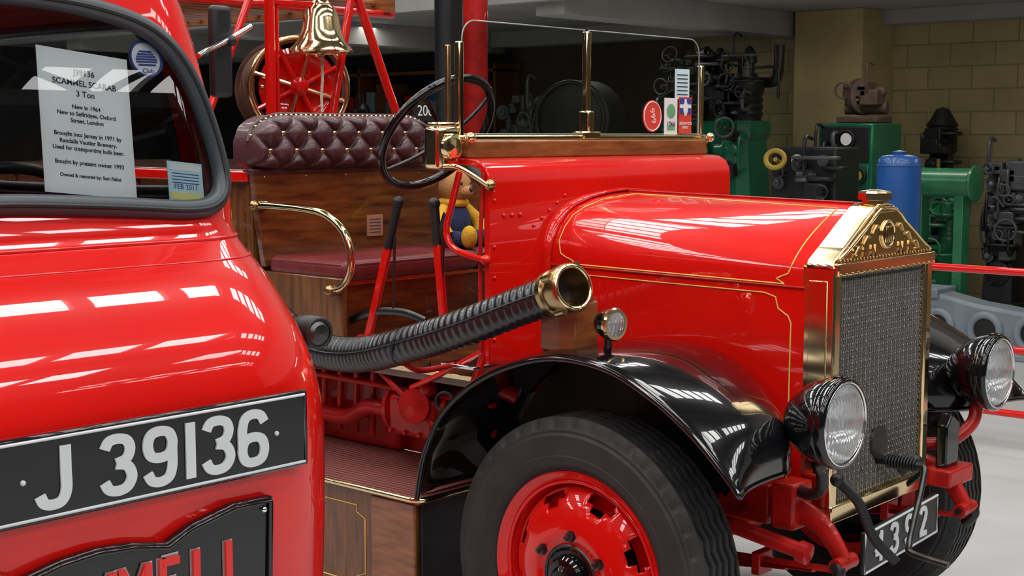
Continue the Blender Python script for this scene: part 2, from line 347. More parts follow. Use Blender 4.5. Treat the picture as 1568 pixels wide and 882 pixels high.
lathe('radiator_cap',[(0,.035),(.005,.050),(.012,.050),(.016,.040),(.028,.040),(.03,.054),(.05,.054),(.056,.048),(.06,.02),(.062,0)],(.465,CY+.012,1.530),(0,0,1),BRASS,FE,10,ang=25)
for k in range(18): ball('header_stud_%d'%k,(.531,CY-.305+k*.0359,1.35),.004,BRASSD,FE,seg=8,rings=5)
lathe('core_guard_disc',[(0,.052),(.006,.050),(.008,.0)],(.507,CY+.0,.80),(1,0,0),BLK,FE,24)
# scuttle
sec=[(-.51,1.02),(-.51,1.60),(-.515,1.635),(-.53,1.66),(-.56,1.677),(-.60,1.683),(-.69,1.685),(-.69,1.665),(-.60,1.660),(-.555,1.65),(-.535,1.62),(-.53,1.02)]
prism('scuttle',sec,'Y',.212,1.608,RED,FE,.004)
for y in (.26,.30,.34):
    ball('scuttle_rivet',(-.508,y+.02,1.50),.007,RED,FE,seg=10,rings=6)
for z in (1.10,1.2,1.3,1.4,1.55): ball('scuttle_rivet',(-.508,.235,z),.006,RED,FE,seg=10,rings=6)
for k in range(5): ball('scuttle_rivet',(-.508,.43+.02*k*2,1.46+.024*k),.006,RED,FE,seg=10,rings=6)
box('windscreen_base_wood',(-.685,.228,1.683),(-.615,1.60,1.742),WOODB,FE,.006)
box('windscreen_base_brass',(-.69,.22,1.742),(-.63,1.605,1.758),BRASS,FE,.004)
gy0,gy1,gz0,gz1=.235,1.585,1.762,2.130
def rpane(y0,y1,lc,rc):
    pts=[(y0,gz0),(y1,gz0)]
    if rc: pts+=[(y1-rc+rc*cos(a),gz1-rc+rc*sin(a)) for a in [i*pi/16 for i in range(9)]]
    else: pts+=[(y1,gz1)]
    if lc: pts+=[(y0+lc-lc*sin(a),gz1-lc+lc*cos(a)) for a in [i*pi/16 for i in range(9)]]
    else: pts+=[(y0,gz1)]
    return pts
def pane(name,pts):
    o=mesh(name,[(-.65,a,b) for a,b in pts],[tuple(range(len(pts)))],GLASS,FE,False)
p1=rpane(gy0,.868,.06,0); p2=rpane(.892,gy1,0,.06)
pane('windscreen_pane_1',p1); pane('windscreen_pane_2',p2)
for nm,p in(('a',p1),('b',p2)):
    sweep('glass_edge_'+nm,[(-.65,a,b) for a,b in p],.0026,EDGE,FE,6,True,0)
for nm,y,z1,r in(('1',.222,2.06,.011),('2',.88,2.125,.013),('3',1.597,2.03,.010)):
    box('windscreen_post_'+nm,(-.662,y-r,1.70),(-.638,y+r,z1),BRASS,FE,.004)
box('windscreen_post_4',(-.70,.205,1.70),(-.685,.222,2.05),BRASSD,FE,.003)
box('post_clamp',(-.67,.862,1.76),(-.625,.898,1.845),BRASS,FE,.006); box('post_hinge',(-.67,.83,1.742),(-.62,.93,1.772),BRASS,FE,.006)
for y in(.222,1.597):
    cyl('post_pivot',(-.65,y-.028,1.74),(-.65,y+.028,1.74),.022,BRASS,FE); ball('post_knob',(-.60,y,1.75),.018,BRASS,FE)
def stick(c,w,h,m,nm): card(nm,c,w,h,(0,1,0),(0,0,1),m,FE)
SR=mat('sticker_red',(.7,.05,.03),.5,var=.05); SB=mat('sticker_blue',(.03,.06,.3),.5,var=.05); SG=mat('sticker_green',(.15,.4,.2),.5,var=.1); SP=mat('sticker_pale_blue',(.55,.75,.80),.6,var=.1)
lathe('sticker_oval',[(0,.060),(.001,.060),(.0012,0)],(-.647,1.275,1.83),(1,0,0),SR,FE,32)
torus('sticker_oval_ring',(-.6455,1.275,1.83),(1,0,0),.054,.002,WHITE,FE,32,6)
text('sticker_digits','999',(-.6445,1.275,1.83),.04,WHITE,FE,(0,.3,-1),(0,1,.3),.0003)
stick((-.647,1.395,1.83),.085,.14,WHITE,'sticker_white'); ball('sticker_tree',(-.6455,1.395,1.85),.028,SG,FE,(.03,1,1)); stick((-.6455,1.395,1.785),.05,.015,SG,'sticker_green_bar'); text('sticker_text','1066',(-.645,1.395,1.80),.028,INK,FE,ext=.0003)
stick((-.647,1.49,1.835),.085,.14,SR,'sticker_flag'); stick((-.6455,1.49,1.87),.075,.06,SB,'sticker_flag_blue'); stick((-.645,1.49,1.87),.075,.014,WHITE,'sticker_cross_h'); stick((-.645,1.49,1.865),.014,.065,WHITE,'sticker_cross_v'); ball('sticker_figure',(-.644,1.49,1.862),.02,WHITE,FE,(.03,.8,1.3)); text('sticker_words','LIBERATION\nSPIRIT',(-.645,1.49,1.795),.016,WHITE,FE,ext=.0003)
stick((-.648,1.47,1.955),.095,.115,SP,'permit_disc')
for k in range(6): stick((-.6468,1.47,1.99-.015*k),.07,.004,SEAL,'permit_line_%d'%k)
box('side_lamp_box',(-.70,.10,1.645),(-.62,.20,1.79),BRASS,FE,.02,4)
lathe('side_lamp_boss',[(0,.045),(.01,.045),(.016,.036),(.016,.03),(.022,0)],(-.62,.15,1.72),(1,0,0),BRASS,FE,32)
box('side_lamp_top',(-.69,.11,1.785),(-.63,.19,1.80),BRASS,FE,.006)
sweep('screen_stay_rod',[(-.62,.12,1.66),(-.56,.13,1.655),(-.50,.19,1.60),(-.50,.22,1.58)],.008,BRASS,FE,10); ball('stay_knob',(-.50,.205,1.60),.02,BRASSD,FE)
sweep('grab_handle_red',[(-.60,.17,1.64),(-.63,.17,1.55),(-.66,.17,1.45),(-.62,.17,1.39),(-.52,.2,1.36)],.011,RED,FE,10)
ball('handle_end',(-.515,.2,1.36),.018,RED,FE)
sweep('scuttle_edge_strip',[(-.53,.208,1.64),(-.545,.208,1.4),(-.545,.208,1.05)],.007,RED2,FE,8)
# front wings
EP=[(-.603,.610),(-.585,.70),(-.560,.775),(-.493,.894),(-.367,1.001),(-.207,1.079),(-.031,1.122),(.160,1.109),(.318,1.045),(.427,.979),(.511,.911),(.575,.850),(.600,.822)]
CP=[(-.660,.610),(-.640,.710),(-.610,.800),(-.530,.930),(-.390,1.040),(-.215,1.108),(-.030,1.140),(.170,1.132),(.340,1.075),(.452,1.018),(.525,.965),(.565,.895),(.562,.825)]
IP=[(-.650,.610),(-.630,.710),(-.600,.790),(-.520,.915),(-.385,1.020),(-.210,1.088),(-.030,1.118),(.140,1.110),(.265,1.060),(.335,1.010),(.375,.950),(.392,.885),(.390,.828)]
Es,Cs,Is=[cat([(a,0,b) for a,b in L],5) for L in (EP,CP,IP)]
def wing(name,mir):
    rings=[]
    for e,c,i_ in zip(Es,Cs,Is):
        r=[]
        for k in range(11):
            w=k/10; y=-.03+.28*w; q=e+(c-e)*(1-(1-w)**3); q=V((q.x,y,q.z)); r.append(q)
        for k in range(1,9):
            w=k/8; q=c+(i_-c)*(w**1.5); r.append(V((q.x,.25+.25*w,q.z)))
        if mir: r=[V((p.x,2*CY-p.y,p.z)) for p in r]
        rings.append(r)
    loft(name,rings,BLACK,FE,ang=70,solid=.006)
    sweep(name+'_bead',[r[0]+V((0,0,-.004)) for r in rings]+rings[-1][1:],.009,BLACK,FE,10,sm=0)
    vs=[];fs=[]; yv=(2*CY-.46) if mir else .46
    for p in Is: vs+= [V((p.x*.985,yv,p.z-.004)),V((p.x*.45,yv,.60))]
    for i in range(len(Is)-1): fs.append((2*i,2*i+1,2*i+3,2*i+2))
    mesh(name+'_valance',vs,fs,BLK,FE)
wing('front_wing_near',False); wing('front_wing_far',True)
# wheels
def tyre(name,c,out,par):
    org=V(c); SEG=240; q=.972
    prof=[(.045,.285,0),(.070,.300,0),(.080,.318,0),(.083,.322,0),(.081,.327,0),(.095,.340,0),(.103,.362,0),(.105,.366,0),(.103,.370,0),(.108,.405,0),(.106,.430,0),(.100,.438,0),(.100,.446,0),(.096,.452,0),(.093,.462,1),(.086,.476,1)]
    xs=[.062,.031,0,-.031,-.062]; mid=[(.079,.484,0)]
    for x in xs: mid+=[(x+.0085,.485,2),(x+.0055,.462,2),(x-.0055,.462,2),(x-.0085,.485,2)]
    mid.append((-.079,.484,0))
    pr=prof+mid+[(-t,r,f) for t,r,f in reversed(prof)]
    vs=[];fs=[]; o=V((0,out,0))
    for t,r,f in pr:
        for i in range(SEG):
            a=2*pi*i/SEG; ph=(i%6)/6; zz=(abs(ph-.5)*4-1)*.0058
            tt=t+(zz if f==2 else 0); rr=(r-(.013 if f==1 and (i%6)<2 else 0))*q
            vs.append(org+o*tt+V((rr*cos(a),0,rr*sin(a))))
    n=len(pr)
    for j in range(n-1):
        for i in range(SEG):
            k=(i+1)%SEG; fs.append((j*SEG+i,j*SEG+k,(j+1)*SEG+k,(j+1)*SEG+i))
    mesh(name+'_tyre',vs,fs,RUB,par,True,25)
    d=(0,out,0)
    lathe(name+'_rim',[(t,r*q) for t,r in [(.02,.20),(.02,.265),(.035,.278),(.062,.287),(.074,.300),(.082,.312),(.086,.316),(.082,.319),(.074,.318),(.06,.312),(-.08,.30),(-.08,.25)]],org,d,RED,par,72,ang=50)
    torus(name+'_lockring',org+o*.062,d,.283*q,.006,RED,par,72)
    R_=[(.258,.026),(.250,.042),(.240,.054),(.225,.067),(.205,.080),(.185,.090),(.165,.097),(.15,.101),(.135,.102),(.085,.102)]
    vs=[];fs=[];N=120
    for r,t in R_:
        for i in range(N): a=2*pi*i/N+.06; vs.append(org+o*t+V((r*cos(a),0,r*sin(a))))
    for j in range(len(R_)-1):
        for i in range(N):
            w=i%15
            if (j==1 and 4<=w<=10) or (j==2 and 3<=w<=10) or (j==3 and 5<=w<=8): continue
            k=(i+1)%N; fs.append((j*N+i,j*N+k,(j+1)*N+k,(j+1)*N+i))
    mesh(name+'_disc',vs,fs,RED,par,True,60,solid=.008)
    lathe(name+'_drum',[(0,.0),(0,.19),(-.05,.21),(-.09,.21)],org,d,BLK,par,48)
    for i in range(6):
        a=2*pi*i/6+.5; c=org+V((.122*cos(a),0,.122*sin(a)))
        lathe(name+'_nut_%d'%i,[(.098,.020),(.106,.020),(.106,.015),(.120,.015),(.121,.008),(.134,.007),(.135,0)],c,d,STEEL,par,6)
    lathe(name+'_hub',[(.09,.088),(.106,.088),(.110,.08),(.110,.068),(.127,.066),(.137,.058),(.140,.04),(.152,.036),(.156,.03),(.157,0)],org,d,BLACK,par,40,ang=25)
    torus(name+'_hub_ring',org+o*.104,d,.092,.006,STEEL,par,40,8)
WZ=.470
tyre('front_wheel_near',(0,.11,WZ),-1,FE); tyre('front_wheel_far',(0,1.71,WZ),1,FE)
tyre('rear_wheel_near',(-3.1,.20,WZ),-1,FE); tyre('rear_wheel_far',(-3.1,1.62,WZ),1,FE)
cyl('front_axle',(0,.25,.45),(0,1.57,.45),.035,RED2,FE); cyl('rear_axle',(-3.1,.25,.47),(-3.1,1.57,.47),.06,RED2,FE)
# chassis
for nm,y in(('near',.50),('far',1.32)):
    box('chassis_rail_'+nm,(-3.9,y-.03,.60),(.38,y+.03,.72),RED2,FE,.006)
    sweep('dumb_iron_'+nm,[(.36,y,.66),(.46,y,.655),(.55,y,.62),(.62,y,.53)],lambda t:.042-.018*t,RED2,FE,10,flat=(.6,1.1))
    cyl('shackle_bolt_'+nm,(.62,y-.05,.525),(.62,y+.05,.525),.022,RED2,FE); cyl('shackle_pin_'+nm,(.62,y-.065,.525),(.62,y+.065,.525),.012,STEEL,FE,seg=6)
    for k in range(6):
        L=.60-.09*k; sweep('leaf_spring_%s_%d'%(nm,k),[(0.02-L,y,.50-.012*k),(.02,y,.47-.013*k),(0.02+L,y,.50-.012*k)],.012,RED2,FE,6,flat=(2.6,.55))
    box('spring_clamp_'+nm,(-.05,y-.05,.37),(.09,y+.05,.50),RED2,FE,.008)
    box('spring_clip_'+nm,(.33,y-.038,.44),(.36,y+.038,.51),RED2,FE,.004)
    sg=-1 if y<1 else 1
    sweep('wing_stay_'+nm,[(.30,y,.70),(.34,y+sg*.12,.80),(.38,y+sg*.22,.98)],.016,RED2,FE,8)
    sweep('shackle_link_'+nm,[(.62,y+sg*.04,.53),(.63,y+sg*.045,.50),(.60,y+sg*.04,.46)],.018,BLK,FE,8)
box('front_crossmember',(.30,.50,.60),(.38,1.32,.70),RED2,FE,.006)
cyl('track_rod',(-.14,.30,.42),(-.14,1.52,.42),.018,RED2,FE)
sweep('steering_drop_arm',[(.22,.42,.66),(.24,.38,.55),(.24,.34,.44),(.10,.28,.42)],.018,RED2,FE,8); ball('steering_joint',(.24,.35,.46),.032,RED2,FE)
for k,(x,z) in enumerate(((.30,.63),(.22,.66),(.42,.66),(.34,.56))): lathe('chassis_bolt_%d'%k,[(0,.016),(.012,.016),(.016,0)],(x,.47 if z>.6 else .5,z),(0,-1,0),RED2,FE,6)
box('front_bracket',(.40,.45,.60),(.48,.56,.74),RED2,FE,.01); cyl('bracket_tube',(.30,.40,.60),(.52,.42,.56),.024,RED2,FE)
lathe('bracket_tube_end',[(0,.032),(.03,.032),(.034,0)],(.52,.42,.56),(1,0,-.2),RED2,FE,20)
sweep('lamp_bracket_near',[(.45,.50,.72),(.53,.46,.72),(.60,.40,.77),(.61,.36,.86)],.018,BLK,FE,10)
sweep('lamp_bracket_far',[(.45,1.32,.72),(.53,1.37,.73),(.58,1.44,.79),(.58,1.47,.86)],.022,RED2,FE,10)
sweep('shock_arm_a',[(.58,.52,.76),(.64,.54,.70),(.68,.56,.60),(.74,.59,.53)],.011,BLK,FE,8,flat=(.6,1.4)); ball('shock_joint',(.58,.52,.76),.02,BLK,FE)
prism('far_bracket',[(1.27,.64),(1.36,.64),(1.37,.80),(1.31,.84),(1.27,.80)],'X',.53,.57,BLACK,FE,.006); box('far_bracket_base',(.50,1.24,.60),(.60,1.42,.66),RED2,FE,.008)
cyl('crank_shaft',(.50,CY,.745),(.66,CY,.745),.014,STEEL,FE)
for k in range(10): torus('crank_spring_%d'%k,(.545+.010*k,CY,.745),(1,0,0),.019,.0035,BLK,FE,20,6)
sweep('starting_handle',[(.655,CY,.745),(.67,CY-.01,.735),(.675,CY-.04,.68),(.68,CY-.10,.58),(.685,CY-.13,.53),(.70,CY-.14,.51),(.82,CY-.15,.50)],.010,STEEL,FE,10)
for y0_,y1_ in ((CY+.06,CY+.10),): sweep('crank_bracket',[(.55,y0_,.70),(.60,y0_+.02,.74),(.60,y1_+.02,.70),(.55,y1_+.03,.65)],.014,BLK,FE,8,flat=(.6,1.3))
prism('registration_plate_front',[(.66,.445),(1.15,.475),(1.15,.605),(.66,.575)],'X',.585,.60,BLK,FE,.004)
for k,ch in enumerate('4392'): glyph('registration_digit_%d'%k,ch,(.601,.75+k*.098,.517+.006*k),.098,PLATEW,FE)
sweep('registration_plate_edge',[(.601,.664,.45),(.601,1.146,.48),(.601,1.146,.60),(.601,.664,.57)],.004,PLATEW,FE,6,True,0)
# headlamps
def headlamp(nm,c):
    c=V(c)
    lathe(nm+'_shell',[(.0,.118),(-.01,.126),(-.03,.125),(-.06,.118),(-.09,.104),(-.12,.083),(-.145,.057),(-.162,.03),(-.168,.012),(-.170,0)],c,(1,0,0),BLACK,FE,64,ang=60)
    lathe(nm+'_bezel',[(-.012,.127),(.004,.130),(.014,.128),(.019,.121),(.019,.116),(.012,.112)],c,(1,0,0),BLACK,FE,64,ang=60)
    torus(nm+'_trim',c+V((.017,0,0)),(1,0,0),.116,.0035,CHROME,FE,64,8)
    lathe(nm+'_lens',[(.012,.114),(.022,.10),(.032,.07),(.038,.035),(.040,0)],c,(1,0,0),LENS,FE,64)
    lathe(nm+'_reflector',[(.010,.113),(-.03,.095),(-.07,.06),(-.09,.02),(-.092,0)],c,(1,0,0),CHROME,FE,48)
    ball(nm+'_bulb',c+V((-.04,0,0)),.016,WHITE,FE,seg=12,rings=8)
    box(nm+'_clip',(c.x-.02,c.y-.012,c.z+.122),(c.x+.02,c.y+.012,c.z+.134),BLACK,FE,.004)
    cyl(nm+'_stem',c+V((-.06,0,-.10)),c+V((-.06,0,-.15)),.018,BLACK,FE); ball(nm+'_swivel',c+V((-.06,0,-.125)),.026,BLACK,FE)
headlamp('headlamp_near',(.672,.36,.965)); headlamp('headlamp_far',(.64,1.47,.965))
c=V((.08,.10,1.215))
lathe('wing_lamp_shell',[(0,.046),(-.02,.045),(-.045,.036),(-.062,.02),(-.068,0)],c,(1,-.12,0),BLACK,FE,32,ang=60)
lathe('wing_lamp_bezel',[(-.004,.047),(.006,.049),(.012,.045),(.012,.036)],c,(1,-.12,0),BRASS,FE,32); lathe('wing_lamp_lens',[(.010,.038),(.018,.02),(.02,0)],c,(1,-.12,0),LENS,FE,32); lathe('wing_lamp_reflector',[(.008,.037),(-.02,.02),(-.025,0)],c,(1,-.12,0),CHROME,FE,24)
cyl('wing_lamp_stem',c+V((-.02,0,-.04)),c+V((-.02,0,-.105)),.012,BLACK,FE)
# suction hose
HP=cat([(-.09,.04,1.295),(-.20,.02,1.255),(-.338,.0,1.20),(-.48,-.01,1.15),(-.59,-.02,1.115),(-.737,-.02,1.072),(-.83,-.02,1.05),(-.922,-.02,1.037),(-1.02,-.02,1.035),(-1.118,-.02,1.05),(-1.255,-.02,1.10),(-1.42,-.02,1.20),(-1.6,-.02,1.31),(-1.9,.02,1.36),(-2.3,.04,1.36)],24)
n=len(HP); sweep('suction_hose',HP,lambda t: .058+.0016*sin(t*n*2*pi/4.5),HOSE,FE,28,sm=0)
sweep('hose_seam',[p+V((0,-.058,.012)) for p in HP[::10]],.002,SEAL,FE,6,sm=2)
hd=V((.94,-.20,.27)).normalized(); hc=V((-.035,.03,1.315)); hs=.90
lathe('hose_coupling',[(a,r*hs) for a,r in [(-.10,.060),(-.10,.068),(-.075,.070),(-.07,.076),(-.05,.076),(-.045,.066),(-.02,.066),(-.015,.080),(.02,.082),(.03,.078),(.03,.062),(.0,.058),(-.06,.052)]],hc,hd,BRASSD,FE,48,ang=30)
torus('coupling_lip',hc+hd*.028,hd,.070*hs,.007,BRASS,FE,48)
d_,u_,v_=basis(hd)
for k in range(4):
    a=k*pi/2+.5; p=hc+u_*(.076*cos(a))+v_*(.076*sin(a)); cyl('coupling_lug_%d'%k,p-hd*.02,p+hd*.018,.011,BRASSD,FE,seg=12)
mesh('coupling_inside',[hc-hd*.05+u_*(.05*cos(a*pi/12))+v_*(.05*sin(a*pi/12)) for a in range(24)],[tuple(range(24))],BLK,FE)
box('hose_rest_block',(-.165,.06,1.12),(-.03,.17,1.270),WOODB,FE,.006)
for x,z in((-.66,1.095),(-1.15,1.055)): torus('hose_strap',(x,-.02,z),(1,0,-.25),.060,.006,BLK,FE,32,8); sweep('hose_hook',[(x,-.02,z-.06),(x,.05,z-.09),(x,.20,z-.09)],.010,RED2,FE,8)
# cab floor, seat
box('cab_floor',(-1.30,.22,.93),(-.53,1.60,.965),WOOD,FE,.004); box('cab_floor_brass',(-1.30,.212,.955),(-.53,.222,.972),BRASS,FE,.002)
box('seat_base',(-1.64,.22,.96),(-1.24,1.60,1.245),WOOD,FE,.006); box('seat_side',(-1.66,.195,.95),(-1.2,.22,1.255),WOODV,FE,.006)
box('seat_rail_trim',(-1.235,.22,1.225),(-1.225,1.60,1.24),BRASSD,FE,.002)
for k,(a,b) in enumerate(((.20,.90),(.905,1.60))): box('seat_cushion_%d'%k,(-1.62,a,1.24),(-1.19,b,1.315),LEATR,FE,.03,5)
sweep('cushion_piping',[(-1.60,.205,1.30),(-1.22,.205,1.30),(-1.195,.23,1.30),(-1.195,1.58,1.30)],.005,LEATR,FE,8,sm=0)
prism('seat_back_board',[(.20,1.27),(.17,1.45),(.15,1.63),(1.70,1.63),(1.70,1.27)],'X',-1.66,-1.63,WOOD,FE,.004)
for k in range(8): ball('seat_screw_%d'%k,(-1.628,.20+k*.2,1.605),.004,BRASS,FE,seg=8,rings=5)
box('seat_back_trim',(-1.665,.14,1.615),(-1.622,1.10,1.634),LEATH,FE,.004)
card('seat_plaque',(-1.626,.75,1.40),.085,.085,(0,1,0),(0,0,1),mat('copper_plaque',(.7,.35,.25),.35,.6,var=.2),FE,.004)
for k in range(5): card('plaque_line_%d'%k,(-1.6235,.75,1.425-.013*k),.06,.003,(0,1,0),(0,0,1),INK,FE)
PY0,PY1=.13,1.07
def pad_outline(y):
    e=min((y-PY0),(PY1-y))/.16; e=max(0,min(1,e)); k_=sqrt(max(0,1-(1-e)**2))
    return 1.735+.10*k_, 1.66-.032*k_
NY,NZ=260,56; vs=[];fs=[]; pa=.125; pb=.13
for j in range(NZ+1):
    for i in range(NY+1):
        y=PY0+(PY1-PY0)*i/NY; zt,zb_=pad_outline(y); v=j/NZ; z=zb_+(zt-zb_)*v
        e=min(1,min(y-PY0,PY1-y)/.06); ed=min(1,min(v,1-v)/.25); prof=sqrt(max(0,1-(1-e)**2))*sqrt(max(0,1-(1-ed)**2))
        a=(y-.20)/pa; b=(z-1.70)/pb; p=a+b; q=a-b
        h=(abs(sin(pi*p))*abs(sin(pi*q)))**.4
        vs.append((-1.65+.085*prof*(.5+.5*h)+.01, y, z))
for j in range(NZ):
    for i in range(NY): fs.append((j*(NY+1)+i,j*(NY+1)+i+1,(j+1)*(NY+1)+i+1,(j+1)*(NY+1)+i))
mesh('seat_back_tufting',vs,fs,LEATH,FE,True,180)
ol=[(PY0+(PY1-PY0)*i/40) for i in range(41)]; top=[(y,pad_outline(y)[0]) for y in ol]; bot=[(y,pad_outline(y)[1]) for y in reversed(ol)]
prism('seat_back_pad_rear',top+bot,'X',-1.72,-1.64,LEATH,FE,0)
sweep('seat_back_piping',[(-1.635,a,b) for a,b in top],.008,LEATH,FE,10,sm=0)
for k in range(39): y=PY0+.005+.024*k; ball('pad_nail_%d'%k,(-1.622,y,pad_outline(y)[0]-.003),.006,BRASS,FE,seg=8,rings=5)
for iu in range(-2,20):
    for iv in range(-1,4):
        if (iu+iv)%2: continue
        y=.20+iu*pa/2; z=1.70+iv*pb/2
        if y<PY0+.03 or y>1.04: continue
        zt,zb_=pad_outline(y)
        if z>zt-.02 or z<zb_+.02: continue
        ball('seat_button',(-1.590,y,z),.0125,BRASS,FE,(.6,1,1),seg=12,rings=8)
GR=[(-1.63,.17,1.50),(-1.50,.165,1.50),(-1.36,.165,1.495),(-1.25,.165,1.48),(-1.16,.165,1.43),(-1.122,.165,1.36),(-1.122,.165,1.29),(-1.16,.165,1.235),(-1.21,.165,1.215)]
sweep('seat_grab_rail',GR,.014,BRASS,FE,14)
for p in(GR[0],GR[-1]): cyl('rail_flange',V(p)+V((0,.03,0)),V(p)+V((0,-.012,0)),.022,BRASSD,FE); ball('rail_end',V(p)+V((-.01,-.01,0)),.02,BRASSD,FE)
# levers
for nm,t,b in(('a',(-.967,.25,1.53),(-1.133,.25,1.03)),('b',(-.795,.25,1.53),(-.749,.25,1.10))):
    t=V(t);b=V(b); m_=t+(b-t)*.30
    beam('lever_'+nm,b,m_,.022,.03,RED,FE,.006); cyl('lever_grip_'+nm,m_+(b-m_)*.03,t,.016,BLK,FE); ball('lever_knob_'+nm,t,.021,BLK,FE)
    cyl('lever_pawl_'+nm,m_+V((.03,0,.03)),m_+V((.02,0,-.22)),.005,STEEL,FE,seg=8); beam('lever_catch_'+nm,m_+V((.04,0,.10)),m_+V((.0,0,0)),.008,.02,STEEL,FE,.002)
    cyl('lever_pivot_'+nm,b+V((0,-.03,0)),b+V((0,.03,0)),.03,RED2,FE)
sweep('lever_quadrant',[(-1.22,.25,1.10),(-1.10,.25,1.14),(-.95,.25,1.15),(-.84,.25,1.13)],.012,STEEL,FE,8,flat=(.5,1.2))
sweep('pedal_lever',[(-.98,.9,1.35),(-.98,.85,1.15),(-.95,.85,.97)],.012,RED2,FE,8)
# steering wheel
sc=V((-.975,.45,1.765)); sn=V((-.80,0,.60)).normalized()
torus('steering_wheel_rim',sc,sn,.235,.0155,BLACK,FE,96,14)
d_,u_,v_=basis(sn)
for k in range(4):
    a=k*pi/2+pi/4; p=sc+u_*(.23*cos(a))+v_*(.23*sin(a)); q=sc-sn*.035; sweep('steering_spoke_%d'%k,[q,(q+p)/2-sn*.012,p],.009,BLACK,FE,8,flat=(1,.8))
lathe('steering_hub',[(-.06,.03),(-.045,.045),(-.02,.045),(-.012,.03),(0,.02),(.004,0)],sc,sn,BLACK,FE,24)
cyl('steering_column',sc-sn*.05,sc-sn*.52,.02,BLK,FE)
# body behind seat
box('rear_locker',(-3.9,.20,.74),(-1.70,1.62,1.60),WOODV,FE,.01)
for k in range(9): box('locker_moulding_%d'%k,(-1.74-.24*k,.185,.76),(-1.71-.24*k,.2,1.58),WOOD,FE,.004)
box('locker_top_rail',(-3.9,.16,1.585),(-1.68,.22,1.625),RED,FE,.006); box('locker_deck',(-3.9,.18,1.60),(-1.73,1.64,1.63),WOOD,FE,.004)
box('seat_rear_panel',(-1.715,.18,.95),(-1.68,1.64,1.60),WOODV,FE,.005)
def ring_line(nm,y,x0,x1,z0,z1,c=.025,m=YEL,r=.0025):
    P=[(x0+c,z0),(x1-c,z0),(x1-c,z0+c*.6),(x1,z0+c),(x1,z1-c),(x1-c,z1-c*.6),(x1-c,z1),(x0+c,z1),(x0+c,z1-c*.6),(x0,z1-c),(x0,z0+c),(x0+c,z0+c*.6)]
    sweep(nm,[(a,y,b) for a,b in P],r,m,FE,6,True,0)
box('running_board',(-2.55,.0,.575),(-.625,.47,.600),CHECK,FE,.002)
sweep('running_board_edge',[(-2.55,-.004,.590),(-.66,-.004,.590),(-.63,.005,.590),(-.618,.03,.590),(-.618,.46,.590)],.010,BRASS,FE,10,sm=0)
box('step_locker',(-2.4,.02,.17),(-.66,.42,.575),WOODV,FE,.006); box('step_locker_post',(-.86,.008,.17),(-.655,.022,.57),WOODB,FE,.004)
ring_line('step_locker_line',.0185,-1.5,-.90,.25,.52,.04)
box('mudflap_bracket',(-.655,.03,.15),(-.64,.45,.60),BLK,FE,.003)
# pump & machinery under the cab
cyl('pump_body',(-1.05,.34,.80),(-.78,.34,.80),.075,RED2,FE,seg=32)
for x in(-1.06,-.92,-.78): lathe('pump_flange',[(0,.095),(.018,.095)],(x,.34,.80),(1,0,0),RED2,FE,32,capend=True)
box('pump_casting',(-1.02,.24,.72),(-.80,.36,.86),RED2,FE,.02,4)
cyl('pump_outlet',(-.90,.34,.82),(-.86,.22,.84),.045,RED2,FE); lathe('pump_outlet_flange',[(0,.06),(.016,.06),(.016,.03),(.024,0)],(-.86,.22,.84),(.3,-1,.1),RED2,FE,24)
for k in range(6): lathe('pump_bolt_%d'%k,[(0,.009),(.009,.009),(.011,0)],(-1.0+.035*k,.238,.735+.11*(k%2)),(0,-1,0),RED2,FE,6)
ball('pump_volute',(-.70,.36,.78),.085,RED2,FE,(1,.8,1)); sweep('pump_pipe',[(-.70,.33,.84),(-.66,.30,.90),(-.58,.30,.93),(-.50,.34,.90)],.028,RED2,FE,12)
sweep('pump_pipe_b',[(-1.06,.32,.78),(-1.2,.32,.78),(-1.35,.34,.72),(-1.6,.36,.72)],.03,RED2,FE,12); cyl('linkage_rod',(-1.7,.28,.88),(-.55,.28,.87),.010,RED2,FE,seg=10)
cyl('linkage_rod_b',(-1.1,.24,.96),(-.70,.24,.72),.010,RED2,FE,seg=10); ball('pump_valve',(-.83,.25,.90),.035,RED2,FE); cyl('pump_valve_stem',(-.83,.25,.90),(-.83,.25,.99),.012,STEEL,FE); torus('pump_valve_wheel',(-.72,.22,.87),(.4,-1,.2),.032,.007,BLK,FE,24,8)
for k in range(5): cyl('gear_lever_%d'%k,(-1.25-.09*k,.38,.66),(-1.22-.09*k,.36,.90),.012,RED2,FE,seg=10)
box('gearbox_casing',(-1.62,.42,.60),(-1.15,.60,.86),RED2,FE,.03,4)
sweep('step_stringer',[(-.70,.20,.66),(-.63,.21,.85),(-.54,.22,1.06),(-.52,.22,1.24)],.012,RED,FE,8,flat=(.6,1.4)); sweep('step_stringer_b',[(-.88,.22,.90),(-.74,.21,.96),(-.60,.21,1.03),(-.54,.21,1.06)],.010,RED,FE,8)
box('cab_step_tread',(-.70,.18,1.0),(-.55,.36,1.012),CHROME,FE,.002)
box('underfloor_panel',(-2.4,.60,.60),(-.55,.62,.93),BLK,FE,.003)
